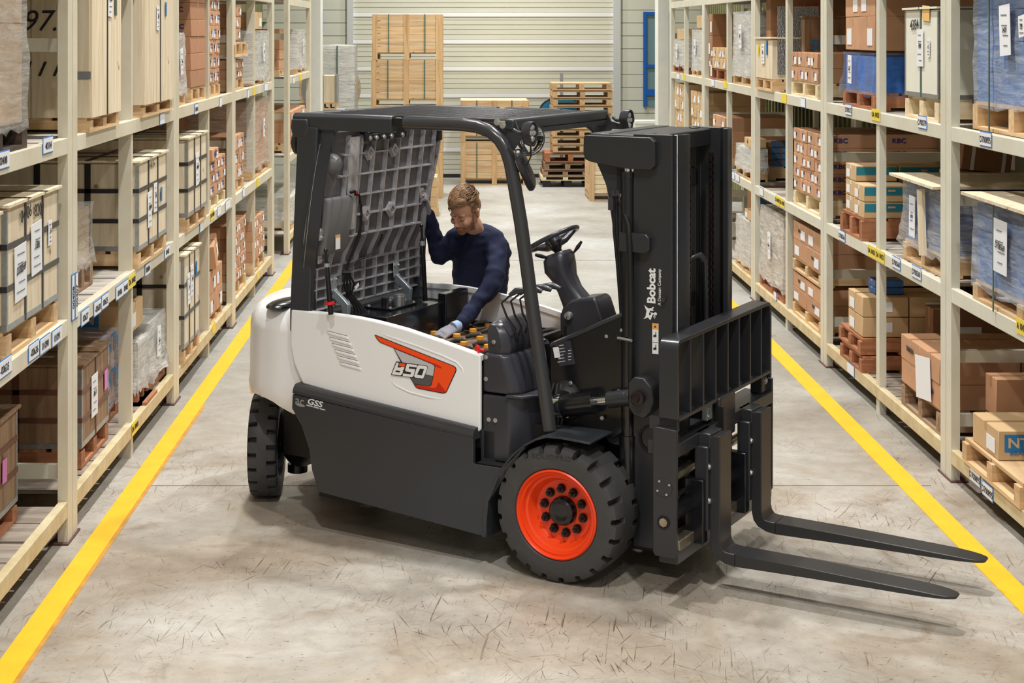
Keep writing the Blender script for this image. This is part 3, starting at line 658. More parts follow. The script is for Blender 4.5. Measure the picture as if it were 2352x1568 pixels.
t_ = carton(-2.14, -2.55, 14.0, 14.5, .70, .9, 'tilted torn carton lying on the battered ones', 'L', 'card', 1); t_.rotation_euler = (.12, -.1, .1); t_.location.z += .03
stack('L', 0, yL(543), yL(577), zat(510, 15.7), 4, 5, 'carton of the tall low-shelf stack', 'card', w=.6, front=False, pal=.13)
stack('L', 0, yL(592), yL(618), zat(500, 17.2), 3, 4, 'carton of the farther low-shelf stack', 'card', w=.6, front=False, pal=.13)
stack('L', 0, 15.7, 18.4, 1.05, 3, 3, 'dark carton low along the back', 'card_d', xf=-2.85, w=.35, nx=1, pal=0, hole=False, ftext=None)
bale('L', 0, 20.7, 22.9, zat(440, 21.5), 'white bale with hanging torn film on the short rack', 'core_gr', 'film_m', w=.7, pal=.1, grid=(2, 2), flare=.05)
# --- carton rack (R), top level
bale('R', 2, 8.45, 9.82, 3.5, 'tall blue load in stretch film with dark green straps and a handwritten sheet', 'core_bl', 'film_b', xf=3.13, w=.95, pal=.17, straps=2, grid=(3, 6), papers=((.05, .38, .18, .29), (-.35, .4, .1, .12)), flare=.0)
crate('R', 2, 10.42, 11.2, zat(15, 10.5), 'white painted crate with green strap and steel corners on a pine pallet', xf=3.1, w=.95, pal=.15, body='white_board', strap='strap_g', nv=1, nh=0, papers=((-.0, .55, .15, .25, 'paper'), (-.5, .55, .05, .12, 'paper'), (-.35, .93, .16, .1, 'paper_o')), pstyle='pale', group='white crates', texts=(('4384', .35, .8, .1, 'ink'),))
bale('R', 2, 11.95, 12.93, zat(122, 12.0), 'blue load wrapped in blue plastic sheet with a white paper', 'blue_tarp', 'film_t', w=.98, pal=.13, pstyle='red', grid=(1, 1), papers=((.35, .55, .12, .22),), flare=.03)
stack('R', 2, 11.97, 12.9, 3.42, 2, 3, 'large carton on the blue-wrapped load', 'card', xf=3.09, w=.95, nx=1, pal=0, z=zat(120, 12.0)+.01, hole=False, sticker=1, ftext=('TIMKEN', .07, 'ink', .12, None))
stack('R', 2, 13.85, yR(1815), zat(122, 14.0), 4, 2, 'carton of the low strapped stack', 'card', w=.7, pstyle='pale', pal=.14, logo=('K', .06, 'ink_navy'))
t_ = crate('R', 2, 14.95, 15.1, 2.93, 'wide brown crate printed blue at the back of the top shelf', xf=3.2, w=.95, pal=.1, body='ply_old', nv=0, nh=0, edge=False, group='old brown crates', fstraps=0)
stick(text('SKF', 'F', (3.38, 14.94, 2.66), .12, M['ink_blue'], None, .03, 1.3), t_)
t_ = crate('R', 2, yR(1783), yR(1745), zat(86, 15.6), 'plywood crate with silver insulated side and yellow sticker', w=.42, pal=.12, body='ply', nv=0, nh=0, papers=((0, .6, .15, .2, 'paper'), (-.45, .75, .06, .14, 'ink_blue'), (.6, .7, .06, .1, 'paper_y')), edge=False, fstraps=0, pstyle='pine')
stick(card('F', (3.28, yR(1783)-.006, 2.7), .40, .66, M['foil'], None, 'foil_insulation'), t_)
stack('R', 2, 16.3, 16.55, 3.2, 1, 2, 'very wide brown carton up top', 'card_d', xf=3.15, w=1.0, nx=1, pal=.2, hole=False, sticker=0, ftext=('NSK', .12, 'ink_red', -.1, None))
bale('R', 2, yR(1725), yR(1682), zat(25, 17.1), 'tall white bale in milky film with a hanging film tail', 'core_gr', 'film_m', w=.8, pal=.12, grid=(1, 3), papers=((0, .6, .16, .26),))
stack('R', 2, yR(1665), yR(1627), zat(110, 18.8), 4, 2, 'small tan carton on red-brown pallet', 'card_t', w=.7, pstyle='red', pal=.14)
stack('R', 2, 19.6, 19.9, zat(32, 19.7), 1, 3, 'dark carton behind the small tan ones', 'card_d', w=.9, nx=1, pal=0, hole=False)
bale('R', 2, yR(1611), yR(1588), zat(68, 20.3), 'slim white bale with a tan carton on top, far bay', 'core_gr', 'film_m', w=.6, pal=.1, grid=(1, 2))
carton(3.08, 3.6, 20.35, 20.9, zat(68, 20.3)+.02, zat(35, 20.3), 'tan carton on the slim white bale', 'R', 'card_t', 0)
bale('R', 2, yR(1569), yR(1546), zat(92, 22.1), 'white bale with yellow sticker, last bay', 'core_gr', 'film_m', w=.6, pal=.12, pstyle='red', grid=(1, 2))
carton(3.1, 3.6, 22.2, 22.9, zat(91, 22.1), zat(66, 22.1), 'wooden-coloured carton on the white bale of the last bay', 'R', 'card_t', 0)
# middle level
bale('R', 1, 8.0, 9.6, 1.80, 'long blue load in film under a plywood lid, with green straps', 'core_bl', 'film_b', w=1.0, pal=.12, straps=2, grid=(4, 3), papers=((.3, .55, .22, .3),), flare=.02, xf=3.06)
t_ = thing('plywood_sheet', 'olive plywood lid on the long blue load', 'lid', (3.56, 8.8, 1.818), group='plywood lids'); MB().box(-.56, .56, -.86, .84, 0, .018).build('lid_sheet', M['ply'], t_)
bale('R', 1, 10.36, 11.33, 1.755, 'load of blue and white cartons in film behind a leaning plank', 'core_bl', 'film_w', xf=3.12, w=1.0, pal=.14, grid=(3, 3), papers=((.35, .45, .14, .28),), flare=.04)
t_ = thing('plywood_sheet', 'pale green lid over the blue and white cartons in film', 'lid', (3.6, 10.85, 1.775), group='plywood lids'); MB().box(-.56, .56, -.5, .55, 0, .018).build('lid_sheet', M['ply'], t_)
t_ = thing('leaning_plank', 'bare plank leaning against the film of the blue and white cartons', 'plank', (3.095, 10.72, 1.3)); MB().box(-.02, 0, -.06, .06, 0, .44).build('plank_body', M['ply'], t_); t_.rotation_euler = (-.12, 0, 0)
def teal(x0, x1, y0, y1, z0, z1, lab):
    t = carton(x0, x1, y0, y1, z0, z1, lab, 'R', 'card_t', 1, name='banded_carton', group='tan cartons with teal bands', tapem='strap_w')
    Wd, D, h = abs(x1-x0), y1-y0, z1-z0
    card('F', (0, -D/2-.0016, h*.66), Wd*.98, h*.5, M['ink_teal'], t, 'printed_band'); card('F', (Wd*.1, -D/2-.004, h*.7), Wd*.16, h*.12, M['card_t'], t, 'round_emblem')
    return t
pallet(3.05, 3.8, 12.2, 12.9, 1.20, .17, 'red-brown pallet under the teal-banded cartons', 'red')
zq = 1.372
for r_ in range(3):
    for c_ in range(2): teal(3.09+c_*.34, 3.41+c_*.34, 12.55, 12.88, zq+r_*.125, zq+r_*.125+.12, 'tan carton with teal band, back row, %s layer, %s' % (('bottom', 'middle', 'top')[r_], ('on the aisle side', 'on the wall side')[c_]))
for r_ in range(2):
    for c_ in range(2): teal(3.07+c_*.37, 3.42+c_*.37, 12.22, 12.53, zq+r_*.125, zq+r_*.125+.12, 'tan carton with teal band, front row, %s layer, %s' % (('bottom', 'top')[r_], ('on the aisle side', 'on the wall side')[c_]))
stack('R', 1, 13.7, yR(1820), zat(310, 13.75), 4, 5, 'carton of the tall pale-pallet stack', 'card', w=1.0, nx=2, pstyle='pale', pal=.15, logo=('K', .06, 'ink_navy'), ftext=('KBC', .055, 'ink_navy', -.09, None))
for k_, (a_, b_, c_, d_, e_, f_, lb) in enumerate(((3.3, 4.05, 11.5, 11.8, 1.2, 1.52, 'plain tan carton at the back by the banded ones'), (3.45, 4.05, 11.45, 11.8, 1.525, 1.70, 'tan carton under the tilted one'), (3.5, 4.0, 11.42, 11.75, 1.71, 1.79, 'flat blue and tan carton on the back pile'))):
    carton(a_, b_, c_, d_, e_, f_, lb, 'R', 'card_t' if k_ else 'card', 0)
t_ = carton(3.55, 3.9, 11.4, 11.75, 1.80, 1.97, 'tilted grey-brown carton with two white straps and small black signs', 'R', 'card_d'); t_.rotation_euler = (0, .12, 0)
for dx in (-.1, .12): MB().box(dx-.012, dx+.012, -.178, .178, -.002, .173).build('strap', M['strap_w'], t_)
stack('R', 1, 9.95, 10.0, 1.72, 1, 2, 'flat carton behind the widest upright', 'card_d', xf=3.25, w=.5, nx=1, pal=.25, hole=False, sticker=0)
stack('R', 1, 17.15, 17.5, zat(325, 17.2), 1, 4, 'carton with blue panel, empty deck', 'card_d', w=.9, nx=1, pal=.15, pstyle='pine', ftext=('NTN', .065, 'card_d', -.28, 'ink_blue'), hole=False, sticker=0, xf=3.25)
bale('R', 1, yR(1724), yR(1688), zat(340, 17.1), 'short bale in torn film with small cartons on top', 'core_gr', 'film_m', w=.17, pal=.12, grid=(1, 2), flare=.04, papers=())
carton(3.08, 3.24, 17.0, 17.4, zat(338, 17.1), zat(318, 17.1), 'small carton on the short torn bale', 'R', 'card_t', 0, hole=True)
stack('R', 1, 18.7, 19.6, 1.78, 2, 3, 'carton in film beyond the mast', 'card', w=.8, nx=1)
stack('R', 1, 20.4, 21.4, 2.0, 2, 4, 'tan carton, fourth bay, middle shelf', 'card_t', w=.8, nx=1)
stack('R', 1, 22.1, 23.0, 2.05, 2, 4, 'tan carton, last bay, middle shelf', 'card_t', w=.6, nx=1)
# bottom level
pallet(3.06, 4.1, 8.0, 8.68, .20, .15, 'new pine pallet nearer the camera on the lowest shelf', 'pine', along='x')
pallet(3.04, 4.1, 8.74, 9.74, .20, .14, 'new pine pallet carrying the printed carton', 'pine', along='y')
nt_ = carton(3.08, 3.72, 9.2, 9.66, .342, .51, 'tan carton with a blue printed panel and a taped white sheet, on the new pallet', 'R', 'card_t', 2, ftext=('NTN', .08, 'card_t', -.17, 'ink_blue'))
stick(text('BEARINGS', 'F', (3.24, 9.194, .385), .036, M['ink_blue'], None, .012, 1.2), nt_)
for a in range(2):
    for c_ in range(2): carton(3.26+a*.52, 3.76+a*.52, 9.78, 9.98, .21+c_*.24, .44+c_*.24, 'dark carton with shipping label, %s row, %s, behind the printed carton' % (ORD[c_], ('aisle side', 'wall side')[a]), 'R', 'card', 0, front_paper=1)
stack('R', 0, 10.32, 11.22, .69, 2, 2, 'open-group carton beside the wide upright', 'card', w=1.05, nx=2, pal=.16, pstyle='old', sticker=0, hole=False, ftext=None, logo=('TIMKEN', .045, 'ink'))
t_ = [o for o in bpy.data.objects if o.get('label', '').startswith('open-group carton') and 'bottom row, nearest' in o['label'] and 'back' not in o['label']][0]; stick(card('R', (3.068, 10.66, .50), .34, .28, M['paper'], None, 'paper_sheet', rot=.12), t_)
for z_ in (.20, .33): pallet(3.05, 3.75, 12.15+z_*.3, 12.85+z_*.3, z_, .12, 'red-brown pallet, %s of two, under the cartons with round stamps' % ('lower' if z_ < .3 else 'upper'), 'red')
for c_ in range(2):
    for a in range(2): carton(3.08+a*.36, 3.43+a*.36, 12.3, 12.75, .455+c_*.155, .605+c_*.155, 'grey-tan carton with round stamp, %s row, %s' % (('lower', 'upper')[c_], ('aisle side', 'wall side')[a]), 'R', 'card_t', 1, front_paper=1, group='grey-tan stamped cartons')
for c_ in range(2): carton(3.2, 3.42, 12.4, 12.6, .765+c_*.055, .815+c_*.055, 'small bright blue carton, %s of the pair on the stamped cartons' % ('lower' if not c_ else 'upper'), 'R', 'core_bl', 0, name='small_carton', group='small blue cartons')
carton(3.5, 4.05, 11.9, 12.1, .21, .74, 'grey-brown carton with a barcode sheet, behind the middle post', 'R', 'card_d', 0, front_paper=1)
for gz, top in ((.20, .58), (.60, 1.05)):
    stack('R', 0, 13.72, yR(1818), top, 2, 2 if gz < .5 else 2, 'carton on %s of double-stacked pallets' % ('lower' if gz < .5 else 'upper'), 'card', w=1.0, nx=2, pal=.12, z=gz, pstyle='pine', sticker=1, hole=False, logo=('TIMKEN', .035, 'ink'))
bale('R', 0, yR(1797), yR(1744), 1.02, 'tall grey bale with streaked film and torn top', 'core_tan', 'film_m', w=.85, pal=.13, pstyle='red', grid=(1, 1), papers=((0, .5, .12, .26),), flare=.02)
bale('R', 0, yR(1722), yR(1688), zat(505, 17.3), 'white wrapped boxes under a carton on the lowest shelf', 'core_gr', 'film_m', w=.4, pal=.1, grid=(2, 2), papers=())
carton(3.1, 3.4, 17.1, 17.5, zat(503, 17.3), zat(482, 17.3), 'open tan carton on the white wrapped boxes', 'R', 'card_t', 1)
stack('R', 0, 17.9, 18.2, 1.05, 1, 3, 'carton with blue panel, lowest shelf', 'card', w=.5, nx=1, xf=3.25, pal=0, hole=False, sticker=0, ftext=('NTN', .16, 'card', 0, 'ink_blue'))

# ---------------- goods at the far end of the hall ----------------
def slat_crate(x0, x1, y0, y1, z0, z1, label, body='pine_x', nsl=6, strap=True):
    t = thing('slatted_crate', label, 'crate', ((x0+x1)/2, (y0+y1)/2, z0), group='slatted pine crates at the end of the hall')
    Wd, D, h = x1-x0, y1-y0, z1-z0; hz = .12
    for sx_ in (-1, 0, 1):
        c = sx_*(Wd/2-.045)
        MB().box(c-.045, c+.045, -D/2, -D/2+.02, 0, h).build('batten', M['pine_z'], t)
        if sx_: MB().box(c-.045, c+.045, D/2-.02, D/2, 0, h).build('batten', M['pine_z'], t)
        MB().box(c-.038, c+.038, -D/2+.0205, D/2-.0205, .0205, hz-.0205).build('stringer', M['pine_y'], t)
    MB().box(Wd/2+.0005, Wd/2+.02, -D/2+.002, -D/2+.09, .001, h-.002).box(Wd/2+.0005, Wd/2+.02, D/2-.09, D/2-.002, .001, h-.002).build('batten', M['pine_z'], t)
    sl = (h-hz)/nsl
    for i in range(nsl):
        za = hz+i*sl
        MB().box(-Wd/2+.022, Wd/2-.022, -D/2+.021, -D/2+.04, za+.004, za+sl-.004).build('slat', M[body], t)
        MB().box(Wd/2-.02, Wd/2, -D/2+.02, D/2-.02, za+.004, za+sl-.004).build('slat', M['pine_y'], t)
        MB().box(-Wd/2, -Wd/2+.02, -D/2+.02, D/2-.02, za+.004, za+sl-.004).build('slat', M['pine_y'], t)
    MB().box(-Wd/2+.02, Wd/2-.02, -D/2+.04, D/2-.02, hz-.02, hz).build('floor_board', M['pine_x'], t)
    MB().box(-Wd/2+.003, Wd/2-.003, -D/2+.024, D/2-.023, h-.021, h-.001).build('top_board', M['pale_x'], t)
    MB().box(-Wd/2+.003, Wd/2-.003, -D/2+.022, -D/2+.10, .001, .019).build('skid', M['pine_x'], t)
    if strap:
        for f_ in (-.26, .26): MB().box(Wd*f_-.008, Wd*f_+.008, -D/2-.004, -D/2, hz, h+.004).build('strap', M['strap_g'], t)
    return t
YA = 26.8
xa, xb = at(852, 0, YA).x, at(1014, 0, YA).x
zs = [0, .76, 1.53, 2.30, 3.06]
for i, nm in enumerate(('bottom', 'second', 'third', 'top')): slat_crate(xa+(.02 if i == 3 else 0), xb, YA, YA+1.0, zs[i]+.002, zs[i+1], 'slatted pine crate, %s of the stack of four' % nm)
YC = 29.1
for i, nm in enumerate(('lower', 'upper')): slat_crate(at(1058, 0, YC).x, at(1213, 0, YC).x, YC, YC+1.0, i*.765+.002, (i+1)*.765, 'slatted pine crate, %s of the pair by the door' % nm)
YD = 28.7; xa, xb = at(1268, 0, YD).x, at(1409, 0, YD).x
def xp(u0, u1, v0, v1, Y, lab, style, d=.9, name='wooden_pallet'):
    z_ = zat(v1, Y); pallet(at(u0, 0, Y).x, at(u1, 0, Y).x, Y, Y+d, z_, zat(v0, Y)-z_, lab, style, along='x', group='empty pallets piled by the door', name=name)
MBp = thing('plastic_pallet', 'black plastic pallet at the foot of the pallet pile', 'pallet', (at(1305, 0, YD).x, YD+.5, 0))
m = MB(); m.box(-.45, .45, -.45, .45, .11, .15)
for a in (-.38, 0, .38):
    for b in (-.38, .38): m.box(a-.07, a+.07, b-.07, b+.07, 0, .11)
m.build('pallet_body', M['plas'], MBp)
for k_, (v0, v1, u0, u1, st, lb) in enumerate(((405, 415, 1243, 1355, 'pale', 'pale pallet lowest of the pile by the door'), (392, 404, 1247, 1350, 'old', 'old grey pallet second in the pile by the door'), (374, 391, 1250, 1358, 'old', 'old grey pallet third in the pile by the door'), (352, 373, 1252, 1370, 'red', 'reddish pallet fourth in the pile by the door'))):
    xp(u0, u1, v0, v1, YD, lb, st)
for k_ in range(9):
    v1 = 350-k_*17.8
    xp(1270-(k_ % 3), 1405+(k_ % 2)*3, v1-16.5, v1, YD, 'thin orange pine pallet, %s from the top of the tall pile' % ('first', 'second', 'third', 'fourth', 'fifth', 'sixth', 'seventh', 'eighth', 'ninth')[8-k_], 'pine')
YE = 26.4
slat_crate(at(1353, 0, YE).x, at(1440, 0, YE).x+.3, YE, YE+.9, 0, .72, 'pale pine crate standing alone behind the mast', 'pale_x', 8, False)
t_ = thing('blue_board', 'blue board with rounded dark rim behind the tall pallet pile', 'board', (at(1290, 0, 30.0).x, 30.0, zat(262, 30.0)))
pts = [(.42*math.cos(a), .26*math.sin(a)+.0) for a in [math.pi*i/16 for i in range(17)]]
MB().prism([(-.42, -.3)]+[(p[0], p[1]) for p in reversed(pts)]+[(.42, -.3)], 'y', -.012, .012).build('rim', M['ink'], t_)
MB().prism([(-.38, -.29)]+[(p[0]*.92, p[1]*.88) for p in reversed(pts)]+[(.38, -.29)], 'y', -.018, .0).build('face', mat('board_blue', (20, 120, 160), .4), t_)
MB().box(-.03, .03, .012, .04, -2.0+.0, 0).build('leg', M['grey_paint'], t_); t_.location.z = 1.3; t_.children[-1]
for c in t_.children:
    if c.name.startswith('leg'): c.data.transform(Matrix.Translation((0, 0, .7)))
# wrapped goods by the left column
YF = 26.5
t_ = thing('wrapped_load', 'tall grey load in crumpled film with a dark strap, by the white column', 'load', (at(790, 0, YF).x-.12, YF+.5, .0), group='film-wrapped pallet loads')
h_ = zat(105, YF)
for c in range(4): MB().box(-.30, .26, -.35, .35, c*h_/4, (c+1)*h_/4-.02).build('wrapped_carton', M['core_gr'], t_)
wrapbox(MB(), -.33, .29, -.38, .38, 0, h_, amp=.02).build('stretch_film', M['film_m'], t_, 80); MB().box(-.01, .01, -.405, -.40, 0, h_).build('strap', M['strap_g'], t_)
t_ = thing('cable_drum', 'grey cable drum with a brown rim behind the tall grey load', 'drum', (at(757, 0, 28.4).x, 28.4, 1.75))
Mx = Matrix.Rotation(math.pi/2, 4, 'X')
MB().lathe([(-.02, .52), (.02, .52)], Mx, 36).build('flange', M['grey_paint'], t_, 40); MB().lathe([(-.024, .54), (-.024, .50), (.03, .50), (.03, .54), (-.024, .54)], Mx, 36, cap=False).build('rim', M['pine_x'], t_, 40)
MB().lathe([(.0, .3), (-.5, .3)], Mx, 24).build('barrel', M['grey_paint'], t_, 40); MB().lathe([(-.52, .52), (-.48, .52)], Mx, 36).build('flange', M['grey_paint'], t_, 40)
MB().box(-.2, .2, .1, .5, -1.75, -.5).build('stand', M['grey_paint'], t_)
YG = 25.2
t_ = thing('shelf_stand', 'low steel stand carrying the small framed crate', 'stand', (at(755, 0, YG).x, YG+.3, 0)); zsd = zat(252, YG)
for a in (-.2, .2):
    for b in (-.2, .2): MB().box(a-.02, a+.02, b-.02, b+.02, 0, zsd-.02).build('leg', M['grey_paint'], t_)
MB().box(-.24, .24, -.24, .24, zsd-.02, zsd).build('top', M['grey_paint'], t_)
pallet(at(739, 0, YG).x, at(771, 0, YG).x, YG+.1, YG+.5, zsd, .11, 'small pine pallet on the steel stand', 'pine', along='x')
t_ = thing('framed_crate', 'small plywood crate in a bright metal frame on the steel stand', 'crate', (at(755, 0, YG).x, YG+.3, zsd+.11), group='strapped plywood crates'); hh = zat(174, YG)-zsd-.11
MB().box(-.105, .105, -.18, .18, 0, hh).build('case', M['ply'], t_)
for a in (-.105, .105): MB().box(a-.015, a+.015, -.19, .19, 0, hh+.01).build('frame_bar', M['galv'], t_)
# small cartons just past the hood
YH = 24.2
pallet(at(985, 0, YH).x-.55, at(1006, 0, YH).x, YH, YH+.7, 0, .14, 'pine pallet with white-labelled cartons, seen past the hood edge', 'pine', along='x')
for c_ in range(3): carton(at(985, 0, YH).x-.5, at(1004, 0, YH).x, YH+.02, YH+.6, .142+c_*.15, .288+c_*.15, 'tan carton with white paper seen past the hood edge, %s of three' % ('lowest', 'middle', 'topmost')[c_], 'L', 'card_t', 1)
# cream bins by the blue window
for i in range(5):
    YI = 26.5; z_ = zat(300, YI)-.9+i*.22
    t_ = thing('cream_bin', 'cream slatted bin by the blue window, %s in the pile' % ORD[i], 'bin', (at(1492, 0, YI).x, YI+.3, max(0, i*.262)), group='cream bins by the blue window')
    MB().box(-.24, .24, -.25, .25, 0, .25).build('bin_wall', M['wall'], t_, bevel=.01)
    MB().box(-.245, .245, -.255, -.245, .21, .255).build('rim', M['band'], t_)

# ---------------- forklift (local axes: x forward to the forks, y away from the camera, z up) ----------------
ANG = math.atan2(2180, 3700); CA, SA = math.cos(ANG), math.sin(ANG)
FO = Vector((0.8383, 8.7531, 0))
def toloc(X, Y): dx, dy = X-FO.x, Y-FO.y; return (dx*CA-dy*SA, dx*SA+dy*CA)
def T(u, v, x=None, y=None, z=None):
    """point of the truck seen at photo pixel (u, v) on the truck plane x, y or z = const"""
    r = ((u-CX)/F, 1.0, -(v-CY)/F); o = toloc(0, 0); d = (r[0]*CA-r[1]*SA, r[0]*SA+r[1]*CA)
    t = (z-H)/r[2] if z is not None else (y-o[1])/d[1] if y is not None else (x-o[0])/d[0]
    return Vector((o[0]+d[0]*t, o[1]+d[1]*t, H+r[2]*t))
M['frame'] = mat('charcoal_truck_paint', (52, 55, 60), 0.36, spec=0.5, var=0.03, scale=2)
M['mast'] = mat('charcoal_mast_paint', (46, 47, 51), 0.30, spec=0.5, var=0.04, scale=2)
M['gloss'] = mat('gloss_black_paint', (22, 23, 27), 0.2, spec=0.6)
M['gloss_c'] = mat('satin_charcoal_tube', (58, 58, 61), 0.24, spec=0.6)
M['plast'] = mat('dark_grey_plastic', (54, 54, 61), 0.3, spec=0.5)
M['blk'] = mat('matt_black', (14, 14, 16), 0.6)
M['white'] = mat('white_body_paint', (247, 248, 250), 0.28, spec=0.5, coat=0.2)
M['rubber'] = mat('tyre_rubber', (70, 69, 70), 0.5, var=0.12, scale=7, spec=0.35, bump=0.15, bscale=40)
M['orange'] = mat('orange_wheel_paint', (250, 74, 26), 0.36, spec=0.5)
M['decal_o'] = mat('orange_decal', (255, 84, 28), 0.35)
M['decal_r'] = mat('dark_orange_decal', (206, 44, 20), 0.35)
M['decal_g1'] = mat('light_grey_decal', (196, 196, 200), 0.35)
M['decal_g2'] = mat('dark_grey_decal', (90, 88, 90), 0.35)
M['dwhite'] = mat('white_decal', (238, 238, 238), 0.4)
M['warn'] = mat('orange_warning', (246, 166, 76), 0.5)
M['alu'] = mat('cast_grey_lit', (196, 194, 198), 0.34, 0.4, var=0.25, scale=7)  # hood casting ribs and edges, lightened to put their highlights into the colour
M['alu_d'] = mat('cast_grey_recess', (112, 110, 115), 0.42, 0.35, var=0.3, scale=6)  # same casting between the ribs, recess shade painted in as darker grey
M['boss'] = mat('dull_grey_plastic', (112, 112, 114), 0.6)
M['dusty'] = mat('dusty_black_rubber', (62, 54, 48), 0.8, rgb2=(34, 31, 30), scale=40)
M['zinc'] = mat('zinc_bracket', (178, 188, 194), 0.35, 0.6, var=0.1, scale=14)
M['chrome'] = mat('chrome_rod', (220, 220, 222), 0.1, 1.0)
M['rod'] = mat('greasy_steel_rod', (170, 160, 142), 0.3, 0.8, var=0.25, scale=18)
M['bolt'] = mat('bright_bolt', (206, 208, 210), 0.28, 0.85)
M['dbolt'] = mat('black_nut', (52, 44, 44), 0.25, 0.6)
M['redp'] = mat('red_plastic', (224, 34, 36), 0.35)
M['batt'] = mat('battery_top', (132, 106, 84), 0.8, rgb2=(78, 64, 54), scale=12)
M['amber'] = mat('amber_cap', (230, 160, 50), 0.3, spec=0.6)
M['lens'] = mat('clear_lamp_lens', (222, 222, 226), 0.12, 0.6, bump=1.0, bscale=60)
M['mirror'] = mat('mirror_glass', (225, 228, 230), 0.04, 1.0)
M['fork'] = mat('fork_black', (46, 46, 48), 0.36, spec=0.5, var=0.06, scale=4)
M['seat'] = mat('black_vinyl', (26, 27, 30), 0.45)
TR = thing('forklift', 'white and charcoal electric forklift with orange wheels and raised hood in the aisle', 'forklift', (FO.x, FO.y, 0), -ANG)
def B(x0, x1, y0, y1, z0, z1, name, m, par=TR, bevel=.006, smooth=None):
    return MB().box(min(x0, x1), max(x0, x1), min(y0, y1), max(y0, y1), z0, z1).build(name, M[m], par, smooth, bevel)
def bolt(p, ax='y', r=.011, par=TR, m='bolt', l=.01, name='bolt'):
    d = {'y': Vector((0, -1, 0)), 'x': Vector((1, 0, 0)), 'z': Vector((0, 0, 1))}[ax]; p = Vector(p)
    return MB().cyl(p, p+d*l, r, r*.9, 6).cyl(p, p+d*l*.35, r*1.35, n=12).build(name, M[m], par)

# ---- wheels ----
def tyre_mesh(Rr, rim, wd, lugs, name):
    """solid tyre with shoulder lugs; axis along y, centred"""
    n = lugs*12; rings = []
    prof = []   # (y, radius, depth of notch)
    h = wd/2
    prof = [(-h*.86, rim, 0), (-h*.97, rim+.012, 0), (-h, rim+(Rr-rim)*.45, 0), (-h*.985, Rr*.93-.004, .006), (-h*.93, Rr*.972, .042), (-h*.80, Rr*.995, .042), (-h*.36, Rr, .036), (-h*.33, Rr, 0), (0, Rr*1.002, 0), (h*.33, Rr, 0), (h*.36, Rr, .036), (h*.80, Rr*.995, .042), (h*.93, Rr*.972, .042), (h*.985, Rr*.93-.004, .006), (h, rim+(Rr-rim)*.45, 0), (h*.97, rim+.012, 0), (h*.86, rim, 0)]
    for (y, r, dep) in prof:
        ring = []
        for i in range(n):
            ph = (i/12.0) % 1.0; ph2 = (ph+.5) % 1.0
            slant = .0
            q = ph if y < 0 else ph2
            notch = q < .23
            rr = r-(dep if notch else 0)
            a = 2*math.pi*(i+(0.35 if abs(y) < h*.5 and notch else 0))/n
            ring.append((rr*math.cos(a), y, rr*math.sin(a)))
        rings.append(ring)
    rings.append(rings[0])
    m = MB().rings(rings, False)
    return m.mesh(name, M['rubber'], 34)
def wheel(Rr, rim, wd, center, side, nuts=10, name='front_wheel', rot=None):
    """side -1: dish faces -y"""
    w = bpy.data.objects.new(name, None); COL.objects.link(w); w.parent = TR; w.location = center
    if rot is not None: w.rotation_euler = (0, 0, rot)
    link('tyre', tyre_mesh(Rr, rim, wd, 21, 'tyre'), w)
    My = Matrix.Rotation(math.pi/2, 4, 'X')      # local z -> -y
    h = wd/2; sgn = 1
    # rim: flange, groove, bead seat, dish (axial measured towards the camera)
    p = [(h*.72, rim+.002), (h*.93, rim+.004), (h*.98, rim-.004), (h*.93, rim-.010), (h*.86, rim-.013), (h*.88, rim-.024), (h*.80, rim-.030), (h*.70, rim-.034), (h*.66, rim-.045), (h*.40, rim-.060), (h*.30, rim-.070), (h*.27, .125), (h*.27, .0)]
    if side > 0: My = Matrix.Rotation(-math.pi/2, 4, 'X')
    MB().lathe(p, My, 64, cap=False).build('rim', M['orange'], w, 30)
    MB().lathe([(h*.26, .074), (h*.46, .072), (h*.56, .067), (h*.60, .058), (h*.61, .046), (h*.595, .042), (h*.57, .028), (h*.57, .0)], My, 40, cap=False).build('hub_cap', M['gloss'], w, 25)
    for i in range(nuts):
        a = 2*math.pi*(i+.5)/nuts+.12; q = Vector((.112*math.cos(a), .112*math.sin(a), h*.27))
        b = MB(); P0 = My @ q; P1 = My @ (q+Vector((0, 0, .026))); P2 = My @ (q+Vector((0, 0, .044)))
        b.cyl(P0, P1, .0195, n=6).cyl(P1, P2, .010, .008, 10).cyl(P0, P0+(P1-P0)*.3, .024, n=14).build('lug_nut', M['dbolt'], w)
    return w
wheel(.345, .224, .29, (0, -.555, .345), -1)
wheel(.345, .224, .29, (0, .555, .345), 1)
rwc = toloc(at(614, 1040, 9.72).x, 9.72)
wheel(.305, .19, .175, (rwc[0], rwc[1], .305), -1, 8, 'rear_wheel', rot=ANG-math.pi/2)
wheel(.305, .19, .175, (-2.0, .40, .305), 1, 8, 'rear_wheel', rot=.9)
text('SOLIDPRO', 'F', (-.02, -.7005, .635), .036, M['plast'], TR, .003, 1.35, rot=.05)

